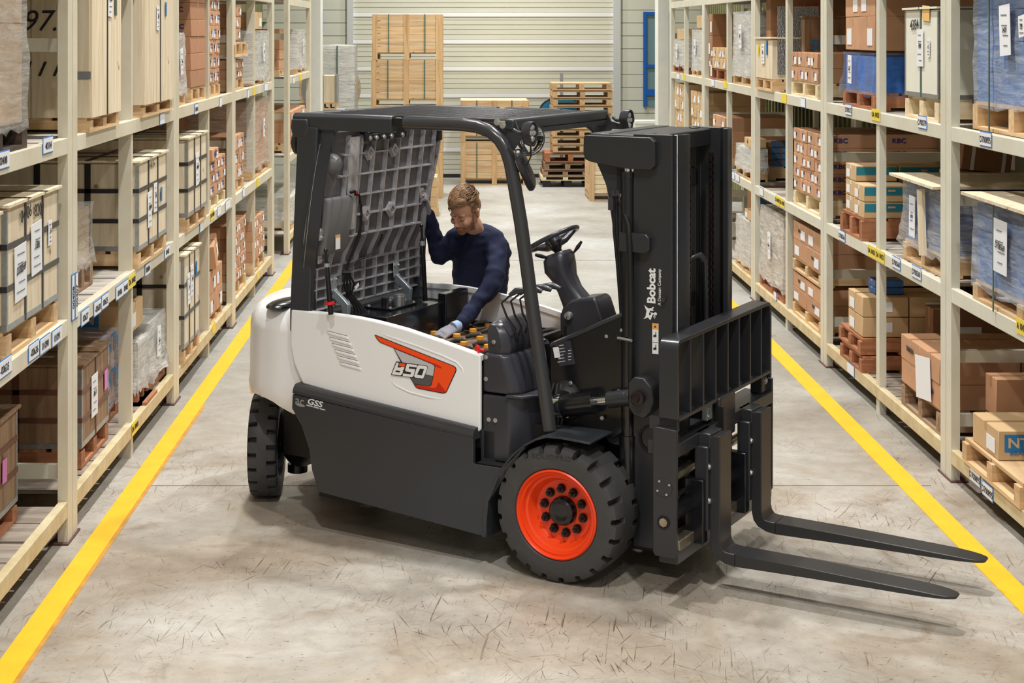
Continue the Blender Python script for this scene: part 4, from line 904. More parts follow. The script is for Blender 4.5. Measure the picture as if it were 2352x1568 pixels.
# ---- chassis ----
Y0 = -.68
MB().box(-1.6, .02, -.50, .50, .16, .74).box(-2.0, -1.6, -.30, .30, .30, .8).build('chassis', M['blk'], TR)
def skirt(sy):
    y = .68*sy
    top = [(-1.655, .80), (-.49, .70)]
    out = [(-1.655, .80), (-1.66, .685), (-1.592, .596), (-1.539, .469), (-1.524, .362), (-1.479, .245), (-.427, .166), (-.402, .354), (-.33, .50), (-.30, .535), (-.49, .535), (-.49, .70)]
    ya, yb = sorted((y, y-sy*.03))
    out = [(a, b-(.035 if i in (0, 11) else 0)) for i, (a, b) in enumerate(out)]
    o = MB().prism(out, 'y', ya, yb).build('side_skirt', M['frame'], TR, bevel=.004)
    m = MB()   # rounded top lip, tapering with the edge
    rs = []
    for (x, z) in ((-1.655, .79), (-.49, .685)):
        rs.append([Vector((x, y-sy*(.04-.04*math.cos(a)), z-.02+.05*math.sin(a))) for a in [math.pi/2*i/6 for i in range(7)]]+[Vector((x, y-sy*.12, z+.03)), Vector((x, y-sy*.12, z-.03)), Vector((x, y-sy*.03, z-.03))])
    m.rings(rs, True); m.build('skirt_lip', M['gloss_c'], TR, 40)
    return o
skirt(-1); skirt(1)
B(-.49, -.40, -.60, -.44, .53, .70, 'step_riser', 'frame'); B(-.49, -.27, -.675, -.46, .515, .535, 'step_plate', 'frame')
MB().prism([(-.47, -.66), (-.34, -.66), (-.30, -.60), (-.30, -.48), (-.47, -.48)], 'z', .5355, .539).build('anti_slip_pad', mat('grit_tape', (44, 42, 44), .9, bump=1.0, bscale=400), TR)
# counterweight
def cw_ring(z, k, rx):
    pts = [(-1.64, -.60), (-1.80, -.605), (-1.95, -.585), (-2.06, -.52), (-2.165, -.42), (-2.25, -.26), (-2.29, -.12), (-2.31, 0)]
    pts = pts+[(x, -y) for x, y in reversed(pts[:-1])]
    return [Vector((-1.64+(x+1.64)*k if x < -1.64 else x, y*rx, z)) for x, y in pts]
cw = MB().rings([cw_ring(.62, .93, .93), cw_ring(.66, .985, .985), cw_ring(.74, 1.0, 1.0), cw_ring(.78, .99, .99), cw_ring(1.08, .985, .985), cw_ring(1.13, .975, .975), cw_ring(1.19, .92, .93), cw_ring(1.215, .86, .88), cw_ring(1.225, .7, .8)], True)
cwo = cw.build('counterweight', M['white'], TR, 38, bevel=.012)
arch = MB().cyl((-1.98, -.75, .30), (-1.98, -.2, .30), .40, n=40).cyl((-1.98, .2, .30), (-1.98, .75, .30), .40, n=40).build('arch_cut', M['white'], TR)
bo = cwo.modifiers.new('arch', 'BOOLEAN'); bo.operation = 'DIFFERENCE'; bo.object = arch; bo.solver = 'EXACT'
cwo.modifiers.move(1, 0)
bpy.context.view_layer.update(); dg = bpy.context.evaluated_depsgraph_get()
nm_ = bpy.data.meshes.new_from_object(cwo.evaluated_get(dg)); cwo.modifiers.clear(); cwo.data = nm_; bpy.data.objects.remove(arch)

q_ = T(668, 697, z=1.215); MB().ell((q_.x, q_.y, 1.215), (.10, .20, .035), 10).build('rear_vent_cover', M['gloss'], TR, 60)
# rear axle knuckle and beam
m = MB(); kx, ky = rwc[0]+.17*CA+.0, rwc[1]+.10
kp = Vector((rwc[0]+.16, rwc[1]+.09, 0))
m.cyl(kp+Vector((0, 0, .16)), kp+Vector((0, 0, .50)), .042, n=14).cyl(kp+Vector((0, 0, .14)), kp+Vector((0, 0, .19)), .06, n=14).cyl(kp+Vector((0, 0, .44)), kp+Vector((0, 0, .49)), .06, n=14)
m.box(kp.x-.02, kp.x+.10, ky-.05, .45, .20, .25).box(kp.x-.02, kp.x+.10, ky-.05, .45, .42, .47).cyl((kp.x+.10, -.22, .34), (kp.x+.10, .3, .34), .13, n=20)
m.cyl(kp+Vector((0, 0, .3)), Vector((rwc[0], rwc[1], .305)), .05, n=12)
m.build('rear_axle', M['gloss'], TR, 40)
MB().tube([kp+Vector((.05, .0, .50)), kp+Vector((.13, -.02, .40)), kp+Vector((.14, -.02, .28)), kp+Vector((.08, 0, .2))], .012).build('axle_hose', M['blk'], TR, 60)
# fenders
def fender(sy):
    arc = [(-.409, .172), (-.41, .27), (-.402, .354), (-.37, .45), (-.324, .535), (-.26, .612), (-.184, .677), (-.12, .715), (-.058, .738), (.03, .742), (.12, .738), (.19, .735)]
    y0, y1 = -.685*sy, -.42*sy
    rs = []
    for i, (x, z) in enumerate(arc):
        rs.append([(x, y0, z), (x, y1, z), (x+(.006 if i < 6 else 0), y1, z-.012), (x+(.006 if i < 6 else 0), y0, z-.012)])
    o = MB().rings(rs).build('fender', M['frame'], TR, 40, bevel=.003)
    if sy > 0:
        m = MB(); n = len(arc); m.prism(arc[:8]+[(x-.012, z-.02) for x, z in reversed(arc[:8])], 'y', -.69, -.66); 
    return o
fender(1); fender(-1)
MB().prism([(-.427, .166), (-.41, .166), (-.392, .354), (-.314, .53), (-.18, .668), (-.18, .66), (-.325, .51), (-.42, .354)], 'y', -.69, -.655).build('fender_edge', M['frame'], TR)
# ---- white side panels ----
pp = [(-1.706, 1.224), (-1.587, 1.225), (-1.40, 1.226), (-1.265, 1.222), (-1.15, 1.213), (-1.056, 1.202), (-.94, 1.186), (-.826, 1.164), (-.73, 1.146), (-.645, 1.128), (-.56, 1.110), (-.478, 1.092), (-.478, .70), (-.50, .682), (-.523, .681), (-1.626, .815), (-1.69, .93), (-1.712, 1.03)]
def side_panel(sy):
    ya, yb = sorted((-.625*sy, -.60*sy))
    o = MB().prism(pp, 'y', ya, yb).build('side_panel', M['white'], TR, bevel=.009, seg=3)
    ledge = MB(); rs = []
    for (x, z) in pp[:12]: rs.append([(x, -.622*sy, z-.004), (x, -.585*sy, z), (x, -.585*sy, z-.03), (x, -.61*sy, z-.03)])
    ledge.rings(rs).build('panel_rim', M['white'], TR, 50)
    return o
sp = side_panel(1); sp2 = side_panel(-1)
yd = -.6262
for i in range(6):        # louvres pressed into the panel
    p0 = T(751+i*5.8, 760+i*14.2, y=yd); p1 = T(798+i*5.9, 772+i*14.2, y=yd)
    dz = p1.z-p0.z; L_ = (p1.x-p0.x)
    m = MB().prism([(p0.x, p0.z), (p1.x, p1.z), (p1.x+.008, p1.z-.016), (p0.x+.014, p0.z-.014)], 'y', yd-.006, yd+.004)
    m.build('louvre', M['white'], sp, bevel=.003)
    MB().prism([(p0.x-.001, p0.z+.002), (p1.x, p1.z+.002), (p1.x, p1.z-.001), (p0.x, p0.z-.001)], 'y', yd-.0015, yd+.003).build('louvre_slot', M['decal_g2'], sp)
for i in range(4):        # inner louvre slots of the far panel
    for (u, v, l_) in ((1007+i*6, 690+i*11, 38),):
        p0 = T(u, v, y=.598); p1 = T(u+l_, v+12, y=.598)
        MB().prism([(p0.x, p0.z), (p1.x, p1.z), (p1.x, p1.z-.012), (p0.x+.02, p0.z-.02)], 'y', .592, .6).build('louvre', M['white'], sp2, bevel=.002)
        q0 = T(u+36, v+8, y=.59); q1 = T(u+50, v+12, y=.59)
        MB().prism([(q0.x, q0.z), (q1.x, q1.z), (q1.x, q1.z-.012), (q0.x, q0.z-.008)], 'y', .588, .594).build('louvre_slot', M['blk'], sp2)
# creases pressed round the decal
for pts_ in (((855, 760), (905, 776), (960, 795), (1015, 816), (1050, 832), (1062, 846), (1066, 862)), ((890, 868), (910, 885), (940, 900), (985, 912), (1045, 920))):
    MB().tube([T(u, v, y=yd+.0035) for u, v in pts_], [.001]+[.0065]*(len(pts_)-2)+[.001], 8).build('pressed_crease', M['white'], sp, 60)
# swoosh decal
def dec(pxs, m, lift, name='decal', par=sp):
    P = [T(u, v, y=yd-lift) for u, v in pxs]
    return MB().prism([(p.x, p.z) for p in P], 'y', yd-lift-.0006, yd-lift+.0004).build(name, M[m], par)
def z5(x, y): return (840+x/9.222, 750+y/9.222)
ol = [z5(*q) for q in ((185, 180), (205, 172), (1860, 825), (1900, 860), (1920, 905), (1910, 950), (1720, 1370), (1690, 1400), (1640, 1412), (1120, 1312), (1070, 1290), (1020, 1225), (930, 1085), (560, 1020), (620, 740), (745, 750), (588, 455), (310, 335), (270, 300), (225, 240))]
dec([z5(*q) for q in ((185, 180), (205, 172), (1860, 825), (1905, 860), (1925, 905), (1912, 960), (1720, 1375), (1690, 1405), (1640, 1417), (1120, 1317), (1070, 1295), (1020, 1228), (1050, 1210), (1400, 1270), (1475, 860), (1430, 800), (310, 340), (265, 300), (220, 240))], 'ink', .0004, 'decal_outline')
dec([z5(*q) for q in ((200, 188), (1850, 838), (1888, 870), (1905, 910), (1895, 950), (1705, 1365), (1680, 1390), (1640, 1400), (1125, 1303), (1080, 1282), (1040, 1225), (1380, 1262), (1440, 1000), (1468, 860), (1430, 795), (315, 325), (280, 296), (235, 235))], 'decal_o', .0012, 'orange_swoosh')
dec([z5(*q) for q in ((600, 452), (1440, 800), (1462, 840), (1610, 890), (1600, 850), (1540, 815), (320, 330))], 'decal_r', .002, 'swoosh_shade')
dec([z5(*q) for q in ((1040, 1228), (1400, 1295), (1460, 1300), (1500, 1270), (1540, 1170), (1700, 1375), (1640, 1400), (1125, 1303), (1075, 1280))], 'decal_r', .002, 'swoosh_shade')
dec([z5(*q) for q in ((590, 455), (1400, 782), (1450, 810), (1470, 860), (1400, 1220), (1370, 1258), (1320, 1265), (1020, 1215), (740, 740))], 'ink', .0026, 'decal_outline')
dec([z5(*q) for q in ((608, 472), (1395, 792), (1440, 818), (1458, 862), (1440, 950), (770, 740))], 'decal_g1', .0034, 'grey_fade')
dec([z5(*q) for q in ((770, 740), (1440, 950), (1425, 1040), (880, 930))], 'mid_g' if 'mid_g' in M else 'decal_g1', .0034, 'grey_fade')
dec([z5(*q) for q in ((880, 930), (1425, 1040), (1388, 1212), (1362, 1245), (1320, 1252), (1028, 1205))], 'decal_g2', .0034, 'grey_fade')
# B50 characters, each outlined
def glyph(pxs, m, lift, name='numeral'): return dec([z5(*q) for q in pxs], m, lift, name)
glyph(((645, 735), (845, 765), (880, 770), (1090, 795), (1290, 825), (1320, 860), (1225, 1112), (1030, 1085), (960, 1078), (790, 1050), (730, 1045), (533, 1020)), 'ink', .0044, 'lettering_outline')
glyph(((655, 758), (700, 765), (672, 860), (740, 868), (750, 850), (820, 860), (808, 905), (780, 925), (792, 945), (775, 1000), (735, 1033), (553, 1008)), 'dwhite', .0054)
glyph(((715, 768), (825, 782), (840, 805), (832, 845), (700, 830)), 'decal_o', .0054)
glyph(((640, 925), (730, 938), (722, 968), (627, 955)), 'ink', .0062)
glyph(((875, 785), (1090, 812), (1075, 862), (920, 842), (910, 885), (1048, 902), (1035, 960), (1010, 1050), (975, 1070), (785, 1042), (795, 990), (950, 1010), (965, 965), (850, 945), (835, 915)), 'dwhite', .0054)
glyph(((1125, 815), (1280, 835), (1308, 870), (1218, 1100), (1045, 1075), (1025, 1045), (1095, 835)), 'dwhite', .0054)
glyph(((1150, 888), (1235, 898), (1190, 1032), (1088, 1015)), 'ink', .0062)
# skirt logo
ys = -.6802
p = T(690, 921, y=ys); text('ac', 'F', (p.x-.004, ys-.001, p.z), .07, M['zinc'], TR, .008, 1.0, rot=-.10)
p = T(721, 925, y=ys); text('GSS', 'F', (p.x+.005, ys-.001, p.z), .046, M['dwhite'], TR, .016, 1.35, .2, rot=-.10)
p = T(690, 930, y=ys); MB().prism([(p.x+.032*math.cos(a)*1.0, p.z+.008*math.sin(a)-.003*math.cos(a)) for a in [math.pi*2*i/20 for i in range(20)]], 'y', ys-.0015, ys).build('logo_oval', M['zinc'], TR)
p = T(724, 935, y=ys); text('Guardian Stability System', 'F', (p.x+.005, ys-.001, p.z), .0125, M['dwhite'], TR, .01, 1.0, rot=-.10)

# ---- battery bay ----
B(-1.30, -.50, -.58, .58, .60, 1.00, 'battery', 'batt')
for i in range(5):
    for j in range(6):
        x, y = -1.20+i*.155, -.46+j*.185
        MB().cyl((x, y, 1.0), (x, y, 1.018), .016, n=14).cyl((x, y, 1.018), (x, y, 1.035), .024, .021, 14).build('vent_cap', M['amber'], TR, 40)
        MB().tube([(x+.035, y+.04, 1.012), (x+.06, y+.065, 1.022), (x+.085, y+.095, 1.020), (x+.10, y+.12, 1.008)], [.010, .015, .015, .010], 8).build('cell_link', M['dusty'], TR, 60)
MB().box(-1.30, -.50, -.60, -.585, .60, 1.06).box(-1.30, -.50, .585, .60, .60, 1.02).box(-.52, -.49, -.58, .58, .6, 1.07).build('battery_case', M['blk'], TR)
# black tank / controller box behind the battery
bx_ = B(-1.66, -1.27, -.30, .30, .75, 1.17, 'controller_box', 'gloss')
B(-1.56, -1.36, -.12, .16, 1.171, 1.182, 'cover_plate', 'gloss', bx_, .002)
MB().cyl((-1.40, 0.03, 1.18), (-1.40, .03, 1.235), .034, n=20).cyl((-1.40, .03, 1.23), (-1.40, .03, 1.245), .028, n=20).build('filler_cap', M['bolt'], bx_, 40)
MB().cyl((-1.47, -.03, 1.18), (-1.47, -.03, 1.225), .016, n=14).build('breather', M['dbolt'], bx_, 40)
for (a, b) in ((-1.53, -.1), (-1.53, .13), (-1.38, -.1), (-1.37, .14)): bolt((a, b, 1.182), 'z', .009, bx_)
B(-1.30, -1.24, .30, .56, .75, 1.22, 'post', 'gloss'); B(-1.72, -1.28, -.60, .6, 1.10, 1.13, 'rear_tray', 'blk')
B(-1.70, -1.62, -.57, -.40, 1.13, 1.205, 'hinge_block', 'plast')
B(-.50, -.48, -.60, .60, .6, 1.03, 'bulkhead', 'blk')
# floor and cowl
B(-.48, .25, -.39, .60, .70, .740, 'floor_plate', 'blk')
cowl = []
yc_ = -.42
for sy in (-1, 1):
    ya, yb = sorted((sy*.42, sy*.405))
    MB().prism([(-.17, .70), (-.17, 1.145), (.0, 1.225), (.12, 1.285), (.255, 1.345), (.262, .75), (.2, .70)], 'y', ya, yb).build('cowl_side', M['gloss'], TR, bevel=.004)
MB().prism([(.245, .72), (.262, .72), (.262, 1.35), (.245, 1.345)], 'y', -.42, .60).build('cowl_front', M['frame'], TR)
rs = [[(x, -.425, z-.012), (x, -.425, z+.004), (x, -.36, z+.012), (x, -.36, z-.006)] for x, z in ((-.17, 1.145), (0, 1.225), (.12, 1.285), (.262, 1.352))]
MB().rings(rs).build('cowl_edge', M['plast'], TR, 40)
rs = [[(x, -.36, z+.006), (x, -.36, z+.012), (x, .60, z+.012), (x, .60, z+.006)] for x, z in ((-.02, 1.215), (.12, 1.285), (.262, 1.352))]
MB().rings(rs).build('dash_top', M['plast'], TR, 40)
# notched brown inner plate
MB().prism([(-.42, .85), (-.42, 1.06), (-.36, 1.075), (-.36, 1.10), (-.30, 1.115), (-.30, 1.13), (-.26, 1.135), (-.26, 1.10), (-.235, 1.10), (-.235, 1.15), (-.02, 1.215), (-.02, .85)], 'y', .36, .372).build('notched_plate', mat('brown_inner_plate', (72, 56, 44), .5), TR)
for (u, v, r_) in ((1225, 768, .03), (1232, 777, .02), (1240, 785, .025)):
    pt = T(u, v, y=-.05); MB().cyl(pt, pt+Vector((.05, -.03, .0)), r_, n=12).build('hydraulic_fitting', M['zinc'], TR, 40)
B(-.32, -.22, -.10, .08, .85, 1.02, 'valve_block', 'blk')
pt = T(1236, 808, y=-.2); card('F', (pt.x, -.2, pt.z), .05, .12, M['paper'], TR, 'small_notice'); card('F', (pt.x, -.2015, pt.z+.065), .05, .02, M['warn'], TR, 'small_notice'); B(-.34, -.14, -.198, -.19, .9, 1.1, 'notice_backing', 'blk')
# data plate on the cowl
pl_ = T(1298, 811, y=-.421); card('F', (pl_.x, -.4225, pl_.z), .095, .125, M['plast'], TR, 'data_plate', rot=.25)
pl2 = T(1279, 809, y=-.421); card('F', (pl2.x, -.4235, pl2.z), .034, .055, M['dwhite'], TR, 'data_plate', rot=.2)
for i in range(6): card('F', (pl_.x-.02+.0*i, -.4240, pl_.z-.045+.017*i), .045-.01*(i % 3), .004, M['decal_g1'], TR, 'print_line', rot=.25)
for i in range(4): card('F', (pl_.x+.028, -.4240, pl_.z-.03+.016*i), .018, .004, M['decal_g1'], TR, 'print_line', rot=.25)
for (u, v) in ((1393, 772), (1428, 758)): bolt(T(u, v, y=-.421), 'y', .007)
# ---- control lever console (near side) ----
def loft(name, secs, m, par=TR, bevel=.012, smooth=45):
    """secs: list of (z, [(x,y)...])"""
    return MB().rings([[Vector((x, y, z)) for x, y in pts] for z, pts in secs]).build(name, M[m], par, smooth, bevel, seg=3)
loft('lower_console', [(.54, [(-.48, -.60), (-.32, -.60), (-.24, -.52), (-.20, -.42), (-.20, -.30), (-.48, -.30)]), (.885, [(-.48, -.60), (-.32, -.60), (-.235, -.52), (-.17, -.42), (-.17, -.30), (-.48, -.30)])], 'plast')
loft('console_ledge', [(.885, [(-.33, -.62), (-.24, -.60), (-.15, -.48), (-.14, -.30), (-.30, -.30), (-.33, -.45)]), (.90, [(-.33, -.62), (-.24, -.60), (-.15, -.48), (-.14, -.30), (-.30, -.30), (-.33, -.45)])], 'plast', bevel=.004)
loft('middle_console', [(.895, [(-.48, -.60), (-.31, -.60), (-.26, -.56), (-.245, -.40), (-.26, -.22), (-.48, -.22)]), (.97, [(-.48, -.60), (-.325, -.60), (-.275, -.56), (-.26, -.40), (-.27, -.22), (-.48, -.22)]), (1.05, [(-.48, -.60), (-.35, -.60), (-.305, -.56), (-.29, -.40), (-.30, -.22), (-.48, -.22)]), (1.10, [(-.48, -.60), (-.37, -.60), (-.33, -.56), (-.32, -.40), (-.33, -.22), (-.48, -.22)])], 'plast', bevel=.018)
loft('upper_console', [(1.09, [(-.455, -.575), (-.385, -.575), (-.345, -.54), (-.335, -.40), (-.345, -.22), (-.455, -.22)]), (1.14, [(-.462, -.575), (-.375, -.575), (-.335, -.54), (-.325, -.40), (-.335, -.22), (-.462, -.22)]), (1.20, [(-.468, -.57), (-.395, -.57), (-.355, -.54), (-.345, -.40), (-.35, -.22), (-.465, -.22)]), (1.245, [(-.462, -.56), (-.42, -.56), (-.39, -.53), (-.375, -.40), (-.38, -.23), (-.455, -.23)]), (1.265, [(-.445, -.52), (-.435, -.52), (-.425, -.50), (-.42, -.40), (-.425, -.26), (-.44, -.26)])], 'plast', bevel=.016)
for (u, v, yy) in ((1134.5, 785, -.576), (1116.5, 820, -.601), (1116.5, 870, -.601), (1123, 963, -.601), (1138, 965, -.601)): bolt(T(u, v, y=yy), 'y', .009)
pk = T(1113, 805, y=-.57); MB().cyl(pk, pk+Vector((-.035, 0, 0)), .008, n=10).cyl(pk+Vector((-.035, 0, 0)), pk+Vector((-.045, -.01, 0)), .026, .03, 20).build('red_push_knob', M['redp'], TR, 40)
for i in range(4):
    yv = -.52+i*.07
    base = Vector((-.36, yv, 1.19)); e1 = base+Vector((.03, .0, .02)); e2 = Vector((-.372+.012*i, yv-.01+.01*i, 1.36)); e3 = Vector((-.36+.02*i, yv+.02, 1.405))
    lv = MB().tube([base+Vector((-.03, 0, -.005)), base+Vector((.02, 0, .0)), e1+Vector((.005, 0, .02)), (e1+e2)/2+Vector((-.02, 0, 0)), e2+Vector((-.03, 0, 0)), e3], .006, 8).build('control_lever', M['gloss'], TR, 60)
    MB().tube([e3+Vector((-.01, 0, -.006)), e3+Vector((.02, .01, .018)), e3+Vector((.07, .02, .026)), e3+Vector((.11, .03, .012))], [.011, .017, .018, .012], 10).build('lever_grip', M['plast'], lv, 60)
# ---- steering ----
SC = bpy.data.objects.new('steering_column', None); COL.objects.link(SC); SC.parent = TR
yq = -.10
def ring4(c, hx, hy, t=0, n=16):
    """rounded-square section leaning with the column"""
    out = []
    for i in range(n):
        a = 2*math.pi*i/n; ca_, sa_ = math.cos(a), math.sin(a); k = 1/(abs(ca_)**3.5+abs(sa_)**3.5)**(1/3.5)
        out.append(Vector((c[0]+hx*ca_*k*math.cos(t), c[1]+hy*sa_*k, c[2]+hx*ca_*k*math.sin(t))))
    return out
MB().rings([ring4((-.285, yq, 1.585), .055, .07, .35), ring4((-.282, yq, 1.56), .075, .088, .35), ring4((-.272, yq, 1.50), .078, .088, .35), ring4((-.248, yq, 1.45), .062, .07, .33), ring4((-.215, yq, 1.39), .062, .062, .3), ring4((-.165, yq, 1.32), .08, .07, .25), ring4((-.13, yq, 1.27), .10, .085, .15)]).build('column_cover', M['plast'], SC, 50)
MB().prism([(-.235, 1.14), (-.235, 1.26), (-.215, 1.31), (-.17, 1.345), (-.11, 1.36), (-.03, 1.372), (-.01, 1.35), (.03, 1.24), (.05, 1.14)], 'y', yq-.085, yq+.10).build('column_base', M['plast'], SC, 40, bevel=.016, seg=3)
kp_ = Vector((-.175, yq-.088, 1.262)); MB().cyl(kp_, kp_+Vector((0, -.022, 0)), .024, .02, 20).cyl(kp_+Vector((0, -.022, 0)), kp_+Vector((0, -.026, 0)), .014, n=16).build('ignition_switch', M['bolt'], SC, 40)
MB().tube([kp_+Vector((0, -.026, 0)), kp_+Vector((-.012, -.034, -.03)), kp_+Vector((-.006, -.036, -.055))], .0022, 6).box(kp_.x-.014, kp_.x, kp_.y-.042, kp_.y-.034, kp_.z-.085, kp_.z-.05).box(kp_.x-.012, kp_.x-.002, kp_.y-.041, kp_.y-.037, kp_.z-.12, kp_.z-.085).build('key_and_fob', M['dbolt'], SC)
tl = -.50   # tilt of the wheel plane
WC = Vector((-.322, yq, 1.655)); Mw = Matrix.Translation(WC) @ Matrix.Rotation(tl, 4, 'Y')
MB().rings([[Mw @ Vector(((.150+.0135*math.cos(b))*math.cos(a), (.150+.0135*math.cos(b))*math.sin(a), .0135*math.sin(b))) for b in [2*math.pi*j/10 for j in range(10)]] for a in [2*math.pi*i/48 for i in range(49)]], False).build('steering_wheel_ring', M['plast'], SC, 60)
for a in (-1.2, 1.0, 2.8): MB().tube([Mw @ Vector((.0, 0, -.035)), Mw @ Vector((.07*math.cos(a), .07*math.sin(a), -.03)), Mw @ Vector((.148*math.cos(a), .148*math.sin(a), 0))], [.026, .018, .012], 8).build('spoke', M['plast'], SC, 60)
MB().lathe([(-.07, .02), (-.05, .035), (-.02, .05), (0, .045), (.004, 0)], Mw, 20, cap=False).build('wheel_boss', M['plast'], SC, 40)
MB().lathe([(-.10, .022), (-.06, .022)], Mw, 16).build('column_shaft', M['blk'], SC, 40)
a0 = T(1258, 592, y=-.17); a1 = T(1230, 585, y=-.22); MB().tube([a0, (a0+a1)/2, a1], [.006, .012, .009], 10).build('direction_stalk', M['blk'], SC, 60)
a0 = T(1318, 580, y=-.05); a1 = T(1336, 554, y=-.02); MB().tube([a0, (a0+a1)/2, a1], [.005, .011, .007], 10).build('direction_stalk', M['blk'], SC, 60)
# ---- overhead guard ----
GZ = 2.335; HY = .58
OG = bpy.data.objects.new('overhead_guard', None); COL.objects.link(OG); OG.parent = TR
def sweep(pts, sec, name, m='frame', par=OG, smooth=35, bevel=0):
    """sweep a (depth, y) section along pts in the xz plane: sec in (normal, y)"""
    rs = []
    P = [Vector(p) for p in pts]
    for i, p in enumerate(P):
        d = (P[min(i+1, len(P)-1)]-P[max(i-1, 0)]).normalized(); n = Vector((-d.z, 0, d.x))
        rs.append([p+n*a+Vector((0, b, 0)) for a, b in sec])
    return MB().rings(rs).build(name, M[m], par, smooth, bevel)
for sy in (-1, 1):
    y = HY*sy
    circ = [(.036*math.cos(a), .036*math.sin(a)) for a in [2*math.pi*i/16 for i in range(16)]]
    arcp = []
    fp = [(-.97, 2.298), (-.80, 2.298), (-.62, 2.298), (-.52, 2.290), (-.44, 2.265), (-.385, 2.225), (-.345, 2.17), (-.32, 2.10), (-.295, 1.98), (-.26, 1.80), (-.225, 1.58), (-.19, 1.35), (-.15, 1.10), (-.115, .90), (-.09, .74)]
    sweep([(x, y, z) for x, z in fp], circ, 'front_pillar', m='gloss_c')
    sweep([(-.975, y-sy*.012, 2.315), (-.60, y-sy*.012, 2.315)], [(-.02, -.03), (.018, -.03), (.018, .03), (-.02, .03)], 'side_rail', bevel=.004)
    sweep([(-1.71, y, 2.285), (-1.045, y, 2.285)], [(-.045, -.025), (.030, -.03), (.048, -.012), (.048, .03), (-.045, .03)], 'side_rail', bevel=.006)
    sweep([(-1.06, y, 2.30), (-.95, y, 2.30)], [(-.02, -.015), (.02, -.015), (.02, .02), (-.02, .02)], 'rail_joint', m='blk')
    sweep([(-1.655, y, 1.10), (-1.655, y, 1.22), (-1.60, y, 2.26)], [(-.068, -.035), (.068, -.035), (.068, .035), (-.068, .035)], 'rear_pillar', bevel=.008)
    MB().prism([(-1.53, 2.26), (-1.44, 2.26), (-1.44, 2.12), (-1.54, 2.10)], 'y', y-.008, y+.008).build('pillar_gusset', M['frame'], OG, bevel=.004)
    MB().prism([(-1.71, 2.30), (-1.60, 2.30), (-1.59, 2.25), (-1.62, 2.20), (-1.70, 2.20), (-1.715, 2.25)], 'y', y-.04, y+.036).build('corner_casting', M['frame'], OG, bevel=.008)
    # gusset plate with bolts where the lamp arm leaves
    MB().prism([(-.50, 2.312), (-.30, 2.322), (-.275, 2.27), (-.21, 2.255), (-.20, 2.225), (-.27, 2.225), (-.32, 2.16), (-.40, 2.24)], 'y', y-sy*.02-.005, y-sy*.02+.005).build('lamp_bracket', M['frame'], OG, bevel=.002)
for (u, v) in ((1142, 280), (1155, 287)): bolt(T(u, v, y=-.60), 'y', .014, OG)
B(-1.71, -1.62, -HY, HY, 2.275, 2.33, 'rear_cross_beam', 'frame', OG); B(-.36, -.30, -HY, HY, 2.275, 2.335, 'front_cross_beam', 'frame', OG, .012)
MB().prism([(-.36, 2.30), (-.30, 2.275), (-.30, 2.25), (-.36, 2.25)], 'y', -HY+.02, HY-.02).build('front_lip', M['frame'], OG)
for i in range(13):
    y = -.50+i*1.0/12
    MB().cyl((-1.66, y, 2.325), (-.33, y, 2.325), .005, n=8).build('grille_bar', M['gloss_c'], OG, 60)
for x in (-1.35, -1.0, -.66): MB().cyl((x, -.55, 2.315), (x, .55, 2.315), .008, n=8).build('grille_rod', M['frame'], OG, 50)
B(-1.05, -1.0, -.55, .55, 2.29, 2.31, 'middle_cross_bar', 'frame', OG, 0)
# lamps on the guard
def worklamp(px, py, yy, xx):
    c = T(px, py, x=xx)
    w = bpy.data.objects.new('work_lamp', None); COL.objects.link(w); w.parent = TR; w.location = c; w.rotation_euler = (0, 0, -.2); w.scale = (.74, .74, .74)
    def sec(x, k): return [Vector((x, .052*k*math.sin(a)*(1 if math.cos(a) > -.2 else .72), .088*k*math.cos(a)+(.0))) for a in [2*math.pi*i/24 for i in range(24)]]
    MB().rings([sec(-.055, .6), sec(-.045, .85), sec(-.01, .98), sec(.035, 1.0), sec(.036, .88), sec(.02, .85)]).build('lamp_housing', M['plast'], w, 40)
    for j, (dy, dz, r_) in enumerate(((0, .045, .024), (-.018, .005, .02), (.02, .005, .02), (0, -.035, .024))):
        MB().lathe([(.02, r_), (.028, r_*.8), (.032, 0)], Matrix.Translation((0, dy, dz)) @ Matrix.Rotation(math.pi/2, 4, 'Y'), 16, cap=False).build('reflector', M['lens'], w, 40)
    MB().tube([(-.055, 0, 0), (-.10, .0, .0), (-.14, -.01*(1 if yy < 0 else -1), .02)], .014, 8).build('lamp_arm', M['frame'], w, 40)
    return w
worklamp(1217, 307, -.58, -.155); worklamp(1440, 277, .58, -.155)
wl = T(1219, 333, x=-.17); MB().tube([wl, wl+Vector((.0, .0, -.06)), wl+Vector((-.03, .02, -.10)), T(1185, 372, y=-.58)], .004, 6).build('lamp_cable', M['blk'], TR, 60)
# rear lamp behind the pillar
rl = T(684, 326, y=-.5); MB().ell(rl, (.03, .055, .075), 8).build('rear_lamp', M['plast'], TR, 60); MB().tube([rl, rl+Vector((.05, .02, -.09)), rl+Vector((.12, .04, -.10))], .012).build('rear_lamp_arm', M['plast'], TR, 60)
